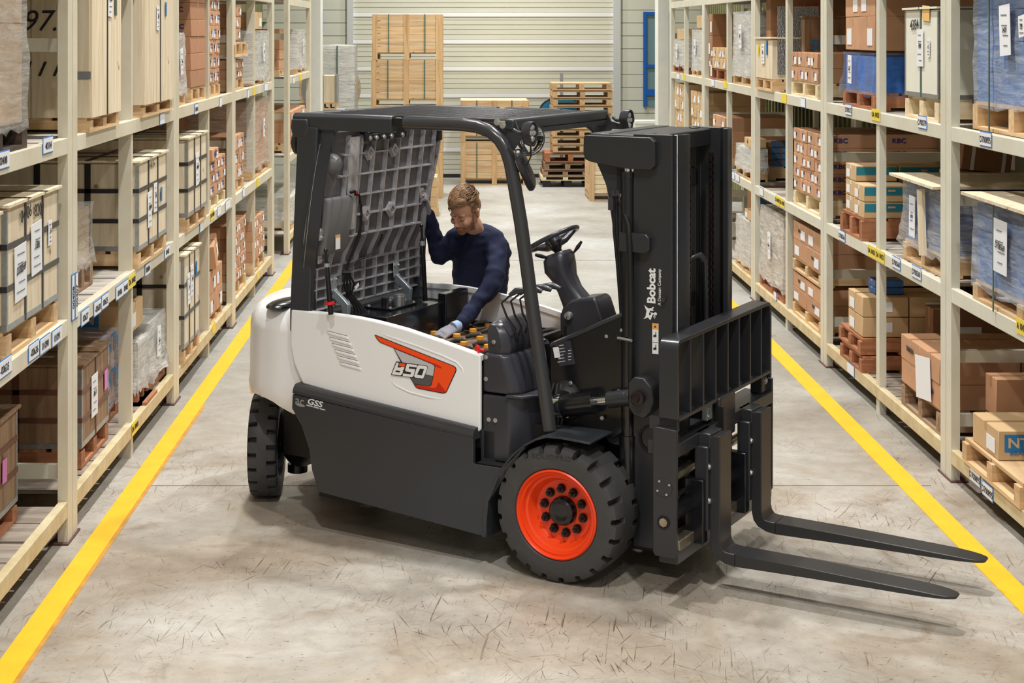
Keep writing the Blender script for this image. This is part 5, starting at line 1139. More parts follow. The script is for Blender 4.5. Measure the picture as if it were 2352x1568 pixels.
# mirrors
rc = T(1211, 318, x=-.32); rm = bpy.data.objects.new('round_mirror', None); COL.objects.link(rm); rm.parent = TR; rm.location = rc+Vector((0, 0, -.0))
Mr = Vector((.60, -.79, -.05)).to_track_quat('Z', 'Y').to_matrix().to_4x4()
MB().lathe([(0, .090), (.012, .087), (.026, .07), (.037, .04), (.04, 0)], Mr, 32, cap=False).build('mirror_face', M['mirror'], rm, 60)
MB().lathe([(-.012, .088), (-.006, .095), (.004, .095), (.004, .089)], Mr, 32, cap=False).build('mirror_rim', M['plast'], rm, 60); MB().lathe([(-.03, .02), (-.012, .075), (-.0, .088)], Mr, 24).build('mirror_back', M['plast'], rm, 60)
m0, m1 = T(1188, 352, x=-.27), T(1222, 428, x=-.27)
fm = bpy.data.objects.new('flat_mirror', None); COL.objects.link(fm); fm.parent = TR
d = (m1-m0).normalized(); n_ = Vector((-.82, -.45, .1)).normalized(); s_ = d.cross(n_).normalized(); n_ = s_.cross(d).normalized()
Mm = Matrix((d, s_, n_)).transposed().to_4x4(); Mm.translation = (m0+m1)/2
L_ = (m1-m0).length
ov = [(L_*.54*math.cos(a), .055*math.sin(a)) for a in [2*math.pi*i/24 for i in range(24)]]
def sq(k, zz): return [Mm @ Vector((L_*.54*k*(abs(math.cos(a))**.45)*(1 if math.cos(a) > 0 else -1), .05*k*(abs(math.sin(a))**.6)*(1 if math.sin(a) > 0 else -1), zz)) for a in [2*math.pi*i/24 for i in range(24)]]
MB().rings([sq(.86, -.024), sq(.98, -.012), sq(1.0, .0), sq(.98, .012)]).build('mirror_shell', M['plast'], fm, 60)
MB().rings([sq(.93, .0121), sq(.93, .014)]).build('mirror_face', M['mirror'], fm)
bp_ = T(1187, 392, y=-.56); MB().cyl(bp_, (m0+m1)/2, .009, n=8).build('mirror_arm', M['plast'], fm)
# beacon seen under the guard
pb = T(800, 292, x=-1.78); MB().cyl(pb+Vector((0, 0, -.03)), pb+Vector((0, 0, -.01)), .03, n=16).build('beacon_base', M['blk'], TR, 40); MB().cyl(pb+Vector((0, 0, -.01)), pb+Vector((0, 0, .025)), .026, .02, 16).build('beacon', M['decal_o'], TR, 40)

# ---- raised hood ----
HD = bpy.data.objects.new('hood', None); COL.objects.link(HD); HD.parent = TR
def hx(z):   # profile of the liner: x of the inner face at height z
    k = [(1.20, -1.60), (1.44, -1.57), (1.50, -1.56), (1.62, -1.505), (2.10, -1.475), (2.25, -1.465)]
    for (a, xa_), (b, xb_) in zip(k, k[1:]):
        if z <= b: return xa_+(xb_-xa_)*(z-a)/(b-a)
    return k[-1][1]
zs_ = [1.20, 1.30, 1.44, 1.50, 1.56, 1.62, 1.7, 1.8, 1.9, 2.0, 2.12, 2.19, 2.235]
def tab(k, z):
    for (a, p_), (b, q_) in zip(k, k[1:]):
        if z <= b: return p_+(q_-p_)*(z-a)/(b-a)
    return k[-1][1]
def yl(z): return T(tab([(1.1, 714), (1.21, 715), (1.47, 722), (1.67, 730), (1.86, 739), (2.04, 750), (2.18, 761), (2.24, 772)], z), 700, x=hx(z)).y
def yr(z): return T(tab([(1.1, 966), (1.285, 967), (1.55, 968), (1.745, 975), (1.89, 989), (2.07, 1003), (2.24, 1009)], z), 640, x=hx(z)).y
MB().rings([[(hx(z)-.02, yl(z), z), (hx(z)-.02, yr(z), z), (hx(z)-.06, yr(z)-.03, z), (hx(z)-.06, yl(z)+.03, z)] for z in zs_]).build('hood_liner', M['alu_d'], HD, 30)
MB().rings([[(hx(z)-.06, yl(z)-.02, z), (hx(z)-.06, yr(z)+.02, z), (hx(z)-.14, yr(z)-.06, z), (hx(z)-.14, yl(z)+.06, z)] for z in zs_]).build('hood_shell', M['white'], HD, 30)
def rib_v(y0, y1, z0, z1, t=.007, dep=.026):
    zz = [z for z in zs_ if z0 < z < z1]; zz = [z0]+zz+[z1]
    def Y(z): return y0+(y1-y0)*(z-z0)/(z1-z0)
    MB().rings([[(hx(z)-.021, Y(z)-t, z), (hx(z)+dep-.02, Y(z)-t*.5, z), (hx(z)+dep-.02, Y(z)+t*.5, z), (hx(z)-.021, Y(z)+t, z)] for z in zz]).build('casting_rib', M['alu'], HD)
def rib_h(z, ya, yb, t=.007, dep=.024):
    MB().prism([(hx(z)-.021, z-t), (hx(z)+dep-.02, z-t*.5), (hx(z)+dep-.02, z+t*.5), (hx(z)-.021, z+t)], 'y', ya, yb).build('casting_rib', M['alu'], HD)
ncol = 8
for i in range(ncol):
    f_ = i/(ncol-1); rib_v(yl(1.5)+.16+(yr(1.5)-yl(1.5)-.19)*f_, yl(2.2)+.17+(yr(2.2)-yl(2.2)-.20)*f_, 1.46, 2.20)
for i in range(10):
    f_ = i/9; rib_v(yl(1.2)+.03+(yr(1.2)-yl(1.2)-.06)*f_, yl(1.46)+.03+(yr(1.46)-yl(1.46)-.06)*f_, 1.215, 1.46)
for z in (1.62, 1.735, 1.85, 1.97, 2.09): rib_h(z, yl(z)+.15, yr(z)-.02)
for z in (1.215, 1.275, 1.335, 1.395, 1.455): rib_h(z, yl(z)+.01, yr(z)-.01)
for yy, m_ in ((-1, 0), (1, 0)):    # rim flange down both edges and along the top
    pts = [(hx(z)+.015, (yl(z)-.012) if yy < 0 else (yr(z)+.012), z) for z in zs_]
    MB().rings([[(x-.09, y-.006, z), (x, y-.006, z), (x, y+.006, z), (x-.09, y+.006, z)] for x, y, z in pts]).build('hood_flange', M['frame'] if yy < 0 else M['alu'], HD, 40)
MB().box(-1.53, -1.45, yl(2.2)+.03, yr(2.2), 2.225, 2.238).build('hood_flange', M['alu'], HD, bevel=.003)
for (z, y) in ((2.09, -.175), (2.09, .085), (1.735, -.18), (1.735, .09)):
    c = Vector((hx(z)+.004, y, z)); Md = Matrix.Translation(c) @ Matrix.Rotation(math.pi/2, 4, 'Y')
    MB().lathe([(-.02, .048), (.008, .040), (.010, .026), (-.006, .022), (-.006, 0)], Md, 4, cap=False).build('diamond_boss', M['alu'], HD); bolt(c+Vector((-.006, 0, 0)), 'x', .008, HD)
# bulge column near the left edge, grey tank, round boss, top bracket bar
MB().rings([[Vector((hx(z)-.03+.045*math.cos(a), T(815, 380, x=hx(2.0)).y+.055*math.sin(a), z)) for a in [math.pi*2*i/14 for i in range(14)]] for z in (1.66, 1.72, 1.9, 2.1, 2.19)]).build('liner_bulge', M['alu'], HD, 50)
TY0 = T(742, 500, x=hx(1.7)).y; TY1 = T(804, 500, x=hx(1.7)).y
tz = [(1.535, .8), (1.57, 1.0), (1.74, 1.0), (1.83, .98), (1.86, .8)]
MB().rings([[Vector((hx(z)-.02+.05*k*max(0, 1)*(1 if c_ else 0), y, z)) for y, c_ in ((TY0, 0), (TY0+.012, 1), (TY1-.02, 1), (TY1, 0))] for z, k in tz]).build('washer_tank', M['boss'], HD, 40, bevel=.012)
pt_ = T(776, 552, x=hx(1.6)+.032); LY = pt_.y; MB().box(hx(1.6)+.031, hx(1.6)+.0335, LY-.022, LY+.022, 1.565, 1.645).build('tank_label', M['dwhite'], HD); MB().box(hx(1.6)+.0335, hx(1.6)+.0345, LY-.022, LY+.022, 1.632, 1.645).build('tank_label', M['warn'], HD)
q_ = T(769, 376, x=hx(2.0)); Md = Matrix.Translation((hx(2.0)-.02, q_.y, q_.z)) @ Matrix.Rotation(math.pi/2, 4, 'Y'); MB().lathe([(0, .06), (.02, .055), (.05, .035), (.055, 0)], Md, 24, cap=False).build('round_boss', M['boss'], HD, 40)
MB().box(-1.475, -1.44, -.27, .16, 2.195, 2.25).box(-1.455, -1.43, -.27, .16, 2.16, 2.20).build('top_bracket', M['gloss'], HD, bevel=.003)
for y in (-.235, -.17, -.09, -.01, .11): bolt((-1.43, y, 2.178), 'x', .011, HD)
bolt((-1.44, -.24, 2.222), 'x', .011, HD)
for (y, z) in ((yl(1.66)+.03, 1.66), (yl(1.5)+.04, 1.52), (yr(1.8)-.05, 1.80)): MB().box(hx(z)-.01, hx(z)+.0, y-.02, y+.02, z-.035, z+.035).build('cast_bracket', M['alu'], HD, bevel=.008); bolt((hx(z), y, z+.02), 'x', .008, HD); bolt((hx(z), y+.005, z-.015), 'x', .008, HD)
# wiring
def wire(pts, r=.005, name='cable', m='blk', par=HD): return MB().tube([Vector(p) for p in pts], r, 6).build(name, M[m], par, 60)
wa = lambda y, z, d=.02: (hx(z)+d, y, z)
wire([wa(-.33, 1.86), wa(-.29, 1.855), wa(-.27, 1.80), wa(-.255, 1.74), wa(-.26, 1.62), wa(-.265, 1.52), wa(-.30, 1.44), wa(-.32, 1.40)], .008)
wire([wa(-.32, 1.87), wa(-.28, 1.84), wa(-.262, 1.78), wa(-.25, 1.68), wa(-.27, 1.53), wa(-.31, 1.43)], .005)
for k_ in range(4): wire([wa(-.31, 1.42, .03), wa(-.325+.02*k_, 1.34, .03+.01*k_), wa(-.29+.014*k_, 1.27, .04), (-1.53+.01*k_, -.25+.012*k_, 1.20), (-1.50+.02*k_, -.26+.03*k_, 1.10)], .006)
wire([wa(-.31, 1.42, .03), wa(-.2, 1.46), wa(-.1, 1.47), wa(-.02, 1.50), wa(.0, 1.56), wa(-.01, 1.60)], .005)
MB().cyl(wa(-.325, 1.405, .01), wa(-.295, 1.405, .05), .014, n=8).build('cable_clip', M['blk'], HD)
wire([wa(-.38, 1.875, .02), wa(-.35, 1.88, .03), wa(-.33, 1.87, .025)], .009, 'connector'); wire([wa(-.345, 1.876, .035), wa(-.335, 1.872, .035)], .008, 'connector', 'redp')
for (y, z) in ((-.20, 1.31), (-.22, 1.22)): card('L', (hx(z)+.04, y, z), .045, .02, M['dwhite'], HD, 'cable_tag', rot=.5)
for (y, z) in ((-.24, 1.10), (-.18, 1.10)): MB().cyl((-1.49, y, 1.10), (-1.48, y+.005, 1.155), .009, n=8).build('cable_sleeve', M['dwhite'], HD)
# zinc hinge brackets
for y, dd in ((-.40, 0), (.26, .02)):
    zb_ = MB(); y0_ = y
    zb_.box(hx(1.36)+.005, hx(1.36)+.012, y-.03, y+.03, 1.30, 1.39)
    zb_.prism([(hx(1.36), 1.33), (hx(1.36), 1.27), (-1.53, 1.245), (-1.51, 1.22), (-1.51, 1.12), (-1.475, 1.12), (-1.465, 1.24), (-1.50, 1.27)], 'y', y-.008, y+.022)
    zb_.build('hinge_bracket', M['zinc'], HD, bevel=.004)
    for a in (-.02, .02):
        for c_ in (1.315, 1.375): bolt((hx(1.36)+.012, y+a, c_), 'x', .006, HD)
MB().box(-1.58, -1.46, .19, .205, 1.16, 1.19).build('hinge_link', M['zinc'], HD, bevel=.004)
# gas struts
def strut(a, b, red=False):
    a, b = Vector(a), Vector(b); c = a.lerp(b, .18)
    g = MB().cyl(a, c, .007, n=10).build('strut_rod', M['blk'], HD, 50)
    MB().cyl(c, b, .0145, n=14).build('gas_strut', M['gloss'], HD, 50); MB().cyl(a.lerp(b, .20), a.lerp(b, .26), .0155, n=14).build('strut_label', M['zinc'], HD, 50)
    MB().ell(a, (.012,)*3, 6).build('strut_joint', M['dbolt'], HD, 60)
    if red: q = a.lerp(b, .80); MB().cyl(q, q.lerp(b, .22), .026, n=12).build('strut_lock', M['redp'], HD, 40)
strut(T(748, 575, x=-1.43), T(760, 722, x=-1.40), True); strut(T(968, 518, x=-1.36), T(977, 690, x=-1.36))
# seat on the outer side of the hood
MB().rings([ring4((-1.70, 0, 2.06), .05, .10), ring4((-1.71, 0, 2.0), .06, .14), ring4((-1.72, 0, 1.95), .05, .13)]).build('headrest', M['seat'], HD, 50)
MB().rings([ring4((-1.72, -.02, 1.93), .05, .20), ring4((-1.75, -.02, 1.88), .07, .25), ring4((-1.78, -.02, 1.70), .08, .27), ring4((-1.80, -.02, 1.5), .08, .27)]).build('seat', M['seat'], HD, 50)
sa_ = T(700, 372, y=-.36); MB().ell((-1.62, -.50, 2.08), (.05, .05, .05), 8).build('seat_bolster', M['seat'], HD, 60); MB().ell((-1.65, -.47, 1.80), (.08, .06, .14), 8).build('seat_bolster', M['seat'], HD, 60)

# ---- mast ----
MS = bpy.data.objects.new('mast', None); COL.objects.link(MS); MS.parent = TR
ZT_, ZB_ = 2.268, .16
for sy in (-1, 1):
    def P(x0, x1, ya, yb, z0, z1, nm, m='mast', bev=.004): return B(x0, x1, sy*ya, sy*yb, z0, z1, nm, m, MS, bev)
    c = MB()     # outer channel: web towards the outside
    c.prism([(.30, sy*.405), (.515, sy*.405), (.515, sy*.33), (.485, sy*.33), (.485, sy*.385), (.33, sy*.385), (.33, sy*.33), (.30, sy*.33)], 'z', ZB_, ZT_)
    c.build('outer_channel', M['mast'], MS, bevel=.003)
    c = MB(); c.prism([(.335, sy*.375), (.53, sy*.375), (.53, sy*.375), (.555, sy*.325), (.555, sy*.265), (.525, sy*.265), (.525, sy*.33), (.37, sy*.33), (.37, sy*.265), (.335, sy*.265)], 'z', ZB_+.05, ZT_+.0)
    c.build('inner_channel', M['mast'], MS, bevel=.003)
    MB().cyl((.265, sy*.395, .72), (.265, sy*.395, 2.06), .036, n=24).build('lift_cylinder', M['gloss'], MS, 40); MB().cyl((.265, sy*.395, 2.06), (.265, sy*.395, 2.12), .02, n=16).build('lift_rod', M['chrome'], MS, 40); MB().cyl((.265, sy*.395, 2.04), (.265, sy*.395, 2.075), .040, n=24).build('gland', M['gloss'], MS, 40)
    MB().cyl((.265, sy*.395, .3), (.265, sy*.395, .72), .045, n=24).build('lift_cylinder_base', M['gloss'], MS, 40)
    # head plate
    hp = [(.036, 2.245), (.044, 2.255), (.41, 2.255), (.435, 2.235), (.437, 2.115), (.41, 2.092), (.30, 2.09), (.18, 2.105), (.08, 2.118), (.045, 2.13), (.034, 2.16)]
    ya, yb = sorted((sy*.445, sy*.395)); MB().prism(hp, 'y', ya, yb).build('head_plate', M['mast'], MS, bevel=.004)
    gp = [(.085, 2.12), (.25, 2.11), (.255, 2.04), (.245, 1.955), (.16, 1.96), (.12, 2.05)]; ya, yb = sorted((sy*.40, sy*.385)); MB().prism(gp, 'y', ya, yb).build('head_gusset', M['mast'], MS, bevel=.003)
    # cylinder clamp
    ya, yb = sorted((sy*.445, sy*.40)); MB().prism([(.235, 1.665), (.235, 1.765), (.385, 1.765), (.405, 1.745), (.405, 1.685), (.385, 1.665)], 'y', ya, yb).build('cylinder_clamp', M['mast'], MS, bevel=.006)
    # tilt lug: octagonal block welded to the channel
    ya, yb = sorted((sy*.405, sy*.50)); MB().prism([(.315, .89), (.315, 1.01), (.345, 1.045), (.40, 1.045), (.445, 1.0), (.455, .94), (.44, .88), (.40, .84), (.345, .85)], 'y', ya, yb).build('tilt_lug', M['mast'], MS, bevel=.006)
    # axle bracket
    ya, yb = sorted((sy*.40, sy*.36)); MB().prism([(.135, .80), (.16, .785), (.27, .79), (.31, .84), (.48, .84), (.50, .60), (.44, .58), (.36, .56), (.30, .60), (.24, .655), (.16, .665), (.135, .70)], 'y', ya, yb).build('axle_bracket', M['mast'], MS, bevel=.005)
    MB().lathe([(0, .07), (.012, .07), (.012, .055), (-.02, .052), (-.02, 0)], Matrix.Translation((.40, sy*.402, .72)) @ Matrix.Rotation(math.pi/2*(1 if sy < 0 else -1), 4, 'X'), 32, cap=False).build('trunnion', M['blk'], MS, 40)
    ya, yb = sorted((sy*.4005, sy*.4025)); MB().prism([(.205, 2.09), (.235, 2.085), (.235, 1.985), (.225, 1.975), (.205, 1.985)], 'y', ya, yb).build('gusset_slot', M['blk'], MS); MB().tube([(.215, sy*.40, 1.93), (.235, sy*.40, 1.90), (.29, sy*.44, 1.80), (.30, sy*.45, 1.70), (.305, sy*.445, 1.4), (.30, sy*.44, 1.1), (.30, sy*.43, .95)], .015, 8).build('hydraulic_hose', M['blk'], MS, 60)
for z in (1.22, .95): MB().tube([(.225, -.43, z), (.265, -.442, z), (.315, -.46, z)], .008, 6).build('hose_clip', M['bolt'], MS)
B(.05, .43, -.40, .40, 2.17, 2.262, 'head_cross_beam', 'mast', MS); B(.06, .16, -.395, .395, 2.25, 2.266, 'head_top_plate', 'mast', MS)
B(.31, .34, -.39, .39, 1.10, 1.22, 'cross_member', 'mast', MS); B(.31, .36, -.39, .39, .28, .50, 'cross_member', 'mast', MS); B(.34, .37, -.30, .30, 1.95, 2.05, 'cross_member', 'mast', MS); B(.30, .50, -.40, .40, .145, .20, 'cross_member', 'blk', MS)
B(.12, .32, -.32, .32, .50, .75, 'axle_housing', 'blk', MS)
# hoses seen through the mast opening
for k_, yv in enumerate((.02, .05)): MB().tube([(.40, yv, .95), (.40, yv, 1.5), (.42, yv+.02, 1.58), (.46, yv+.06, 1.60), (.48, yv+.10, 1.56), (.485, yv+.11, 1.2), (.485, yv+.11, .9)], .014, 8).build('mast_hose', M['plast'], MS, 60)
B(.38, .42, -.06, .12, 1.60, 1.625, 'sheave_bracket', 'plast', MS)
# lift chains: rows of link plates
def chain(x, y, z0, z1, par=MS):
    m = MB(); z = z0; k_ = 0
    while z < z1:
        w_ = .012 if k_ % 2 else .018
        for dy in (-w_, w_): m.box(x-.009, x+.009, y+dy-.002, y+dy+.002, z, z+.024)
        z += .02; k_ += 1
    o = m.build('lift_chain', M['dbolt'], par); o['kind'] = 'stuff'; return o
chain(.50, -.16, .9, 2.13); chain(.50, .16, .9, 2.13)
for (u, v) in ((1526, 687), (1524, 791)): pt_ = T(u, v, y=-.406); MB().cyl(pt_, pt_+Vector((0, -.022, 0)), .012, n=16).build('guide_bolt', M['plast'], MS, 40)
# rear hoses left of the mast
for k_, (u0, u1) in enumerate(((1410, 1432), (1416, 1436))):
    MB().tube([T(u0, 450, y=-.38), T(u0+1, 530, y=-.38), T(u0+8, 600, y=-.38), T(u0+14, 680, y=-.38), T(u0+20, 760, y=-.38)], .010, 8).build('hydraulic_hose', M['blk'], MS, 60)
MB().box(.155, .185, -.40, -.37, 1.87, 1.93).build('hose_block', M['plast'], MS); 
for (u, v) in ((1410, 440), (1419, 441)): pt_ = T(u, v, y=-.401); MB().cyl(pt_, pt_+Vector((0, -.006, 0)), .010, n=12).build('rivet', M['plast'], MS, 40)
# mast decals
yt = -.4062
def vt(s, u, v0, v1, size, bold, m='dwhite', wid=1.0, shear=0):
    p = T(u, (v0+v1)/2, y=yt); return text(s, 'F', (p.x, yt-.001, p.z), size, M[m], MS, bold, wid, shear, rot=math.pi/2)
vt('Bobcat', 1497, 618, 696, .062, .035, wid=1.02); vt('A Doosan Company', 1515, 622, 697, .0235, .006, wid=.95)
def z8(x, y): q = T(1460+x/7.13, 600+y/7.13, y=yt); return (q.x, q.z)
cat = [(145, 712), (185, 755), (225, 775), (232, 765), (262, 765), (285, 745), (300, 760), (275, 785), (300, 800), (270, 815), (230, 800), (235, 830), (265, 840), (300, 850), (320, 830), (350, 850), (345, 880), (320, 882), (300, 862), (275, 880), (245, 962), (215, 935), (205, 915), (175, 930), (130, 942), (165, 900), (170, 860), (180, 810), (160, 765)]
MB().prism([z8(*q) for q in cat], 'y', yt-.0012, yt).build('cat_head_emblem', M['dwhite'], MS)
MB().prism([z8(*q) for q in ((225, 835), (250, 840), (255, 865), (235, 885), (220, 865))], 'y', yt-.0022, yt-.0012).build('emblem_eye', M['frame'], MS)
for dx in (0, 22): MB().prism([z8(*q) for q in ((285+dx*.6, 890-dx), (292+dx*.6, 888-dx), (320+dx*.3, 935-dx), (312+dx*.3, 938-dx))], 'y', yt-.0012, yt).build('whisker', M['dwhite'], MS)
pw = T(1505.5, 777.5, y=yt); card('F', (pw.x, yt-.0008, pw.z), .034, .155, M['dwhite'], MS, 'warning_label'); card('F', (pw.x, yt-.0026, pw.z+.063), .030, .028, M['warn'], MS, 'warning_label')
MB().prism([(pw.x-.007, pw.z+.057), (pw.x+.007, pw.z+.057), (pw.x, pw.z+.069)], 'y', yt-.0044, yt-.0038).build('warning_triangle', M['ink'], MS)
card('F', (pw.x, yt-.0026, pw.z-.018), .028, .0015, M['ink'], MS, 'label_divider')
for dz in (.015, -.05):
    for (a, b, w_, h_) in ((0, 0, .012, .012), (.003, .012, .003, .016), (-.009, -.002, .004, .006)): card('F', (pw.x+a, yt-.0028, pw.z+dz+b), w_, h_, M['ink'], MS, 'pictogram')
# ---- tilt cylinder ----
TC = bpy.data.objects.new('tilt_cylinder', None); COL.objects.link(TC); TC.parent = TR
t0, t1 = Vector((-.07, -.455, .845)), Vector((.375, -.455, .945)); dv = t1-t0
MB().cyl(t0, t0.lerp(t1, .40), .060, n=32).build('cylinder_barrel', M['gloss'], TC, 40, bevel=.004); MB().cyl(t0.lerp(t1, .37), t0.lerp(t1, .41), .063, n=32).build('gland_nut', M['gloss'], TC, 40)
MB().cyl(t0.lerp(t1, -.08), t0, .064, n=28).build('chrome_band', M['chrome'], TC, 40)
MB().cyl(t0.lerp(t1, .36), t0.lerp(t1, .60), .025, n=20).build('piston_rod', M['chrome'], TC, 40)
MB().cyl(t0.lerp(t1, .57), t0.lerp(t1, .86), .043, n=24).build('rod_sleeve', M['mast'], TC, 40, bevel=.003)
MB().obox(Matrix.Translation(t0.lerp(t1, .90)) @ Matrix.Rotation(-.22, 4, 'Y'), .12, .05, .065).build('clevis', M['mast'], TC, bevel=.008)
MB().lathe([(0, .036), (.03, .036), (.034, .028), (.034, .016), (.042, .014), (.042, 0)], Matrix.Translation((.375, -.50, .945)) @ Matrix.Rotation(math.pi/2, 4, 'X'), 28, cap=False).build('pivot_pin', M['dbolt'], TC, 35)
for q in (.80, .93): pt_ = t0.lerp(t1, q)+Vector((0, -.024, .018)); bolt(pt_, 'y', .012, TC)
MB().rings([[Vector((x, -.42-d, .86))+Vector((0, -.0, 0))+Vector((0, 0, 0)) + Vector((r_*math.cos(a), 0, r_*1.05*math.sin(a))) for a in [2*math.pi*i/28 for i in range(28)]] for x, d, r_ in ((-.085, .0, .105), (-.085, .012, .10), (-.075, .02, .075), (-.07, .035, .06))]).build('rubber_boot', M['blk'], TC, 35)
for k_ in range(3): MB().tube([(-.14+.02*k_, -.435, .95), (-.15+.03*k_, -.45, .90), (-.12+.025*k_, -.455, .83), (-.13+.02*k_, -.45, .74)], .007, 8).build('boot_fold', M['plast'], TC, 60)
for (u, v) in ((1311, 879), (1299, 918), (1303, 955), (1327, 907), (1383, 960)): bolt(T(u, v, y=-.44), 'y', .008, TC)

# ---- load backrest, carriage, forks ----
CG = bpy.data.objects.new('carriage', None); COL.objects.link(CG); CG.parent = TR
XF = .65; yN, yP = -.655, .69
BR = bpy.data.objects.new('load_backrest', None); COL.objects.link(BR); BR.parent = TR
fr = [(XF-.10, XF)]
zt_, zb2 = 1.285, .895
def frame_path(): 
    r = .05; pts = [(yN, zb2-.04)]
    for a in range(5): t = math.pi-math.pi/2*a/4; pts.append((yN+r+r*math.cos(t), zt_-r+r*math.sin(t)))
    for a in range(5): t = math.pi/2-math.pi/2*a/4; pts.append((yP-r+r*math.cos(t), zt_-r+r*math.sin(t)))
    pts.append((yP, zb2-.04)); return pts
pth = frame_path(); rs = []
for i, (y, z) in enumerate(pth):
    a = Vector((0, *pth[max(i-1, 0)])); b = Vector((0, *pth[min(i+1, len(pth)-1)])); d = (b-a).normalized(); n = Vector((0, -d.z, d.y)); p = Vector((0, y, z))
    rs.append([Vector((XF-.10, 0, 0))+p-n*0, Vector((XF, 0, 0))+p, Vector((XF, 0, 0))+p-n*.02, Vector((XF-.10, 0, 0))+p-n*.02])
MB().rings(rs).build('backrest_frame', M['mast'], BR, 40, bevel=.003)
B(XF-.09, XF, yN, yP, zb2-.012, zb2+.006, 'backrest_sill', 'mast', BR, .003)
for y in (-.482, -.312, -.143, .028, .193, .361, .532):
    B(XF-.075, XF-.002, y-.007, y+.007, zb2, zt_-.01, 'backrest_bar', 'mast', BR, .002)
for y in (-.575, -.40, -.23, -.06, .11, .28, .45, .61):
    MB().prism([(XF-.085, zb2+.006), (XF-.02, zb2+.006), (XF-.085, zb2+.075)], 'y', y-.045, y+.045).build('sill_gusset', M['gloss'], BR, bevel=.003)
card('L', (XF-.038, .585, zb2+.045), .05, .05, M['dwhite'], BR, 'backrest_notice').rotation_euler
B(XF-.16, XF+.005, yN, yP, .715, .78, 'top_carriage_bar', 'mast', CG, .004); B(XF-.10, XF, yN, yP, .19, .255, 'lower_carriage_bar', 'mast', CG, .004)
B(XF-.09, XF, yN+.02, yP-.02, .245, .30, 'lower_rail', 'rod', CG, .006)
for z, r_, mm in ((.60, .024, 'rod'), (.43, .045, 'gloss'), (.50, .012, 'blk')):
    MB().cyl((XF-.05, yN+.02, z), (XF-.05, yP-.01, z), r_, n=20).build('shift_shaft' if r_ < .04 else 'shift_cylinder', M[mm], CG, 40)
pl_a = [(.528, .24), (.54, .225), (.645, .225), (.652, .235), (.652, .85), (.54, .856), (.528, .845)]
sd = MB().prism(pl_a, 'y', yN-.022, yN).build('carriage_end_plate', M['mast'], CG, bevel=.003)
MB().prism(pl_a, 'y', yP, yP+.022).build('carriage_end_plate', M['mast'], CG, bevel=.003)
MB().lathe([(0, .046), (.003, .045), (.003, 0)], Matrix.Translation((.585, yN-.022, .565)) @ Matrix.Rotation(math.pi/2, 4, 'X'), 32, cap=False).build('cover_disc', M['mast'], sd, 30)
for a in (.5, 2.2, 3.7, 5.2): pt_ = Vector((.585+.036*math.cos(a), yN-.0255, .565+.036*math.sin(a))); MB().cyl(pt_, pt_+Vector((0, -.003, 0)), .006, n=10).build('cover_screw', M['zinc'], sd, 40)
MB().lathe([(0, .033), (.004, .033), (.004, .026), (.001, .024), (.001, 0)], Matrix.Translation((.585, yN-.022, .395)) @ Matrix.Rotation(math.pi/2, 4, 'X'), 28, cap=False).build('bore_ring', M['blk'], sd, 30)
MB().cyl((.585, yN-.022, .395), (.585, yN-.03, .395), .022, n=8).build('plug_bolt', M['rod'], sd)
MB().box(.50, XF-.0, yN-.0, yN+.02, .84, .90).build('backrest_lug', M['mast'], CG); B(XF-.09, XF-.02, yP-.10, yP, .78, .90, 'backrest_lug', 'mast', CG); bolt((XF-.02, yP-.05, .845), 'x', .015, CG)
B(XF-.16, XF+.012, -.12, .10, .68, .90, 'centre_hanger', 'mast', CG, .010); B(XF-.02, XF+.03, -.125, -.115, .70, .86, 'hanger_latch', 'blk', CG, .003)
B(XF-.05, XF-.02, -.22, -.15, .80, .88, 'zinc_spacer', 'zinc', CG, .002)
for (y, z) in ((-.21, .86), (-.21, .82)): bolt((XF-.02, y, z), 'x', .008, CG)
for (ya, yb) in ((-.39, -.235), (.205, .36)):
    fk = bpy.data.objects.new('fork', None); COL.objects.link(fk); fk.parent = TR
    ol_ = [(.71, .765), (.765, .775), (.765, .25), (.770, .225), (.785, .205), (.81, .20), (1.2, .195), (1.6, .182), (1.88, .168), (1.905, .160), (1.88, .148), (1.6, .143), (1.2, .138), (.84, .138), (.79, .145), (.745, .165), (.72, .195), (.71, .24)]
    bl = []
    m = MB(); m.prism(ol_[:6]+[(.84, .20), (.84, .138), (.79, .145), (.745, .165), (.72, .195), (.71, .24)], 'y', ya, yb)
    m.build('fork_shank', M['fork'], fk, 40, bevel=.004, seg=2)
    yc2, hw = (ya+yb)/2, (yb-ya)/2; rs = []
    for x, k, zt2, zb3 in ((.8405, 1.0, .1995, .138), (1.2, 1.0, .194, .146), (1.45, 1.0, .186, .150), (1.65, .985, .180, .152), (1.75, .95, .177, .153), (1.82, .88, .173, .154), (1.87, .74, .170, .155), (1.90, .56, .167, .156), (1.912, .40, .164, .157)):
        rs.append([(x, yc2-hw*k, zb3), (x, yc2+hw*k, zb3), (x, yc2+hw*k, zt2), (x, yc2-hw*k, zt2)])
    MB().rings(rs).build('fork_blade', M['fork'], fk, 30, bevel=.004)
    B(.64, .712, ya-.03, ya+.035, .30, .72, 'fork_carrier', 'mast', fk, .006); B(.60, .70, ya-.06, ya+.0, .24, .56, 'positioner_plate', 'gloss', fk, .006)
    B(.63, .715, ya, yb, .68, .78, 'fork_hook', 'mast', fk, .006)
    for z in (.62, .45): bolt((.712, ya-.012, z), 'x', .012, fk)

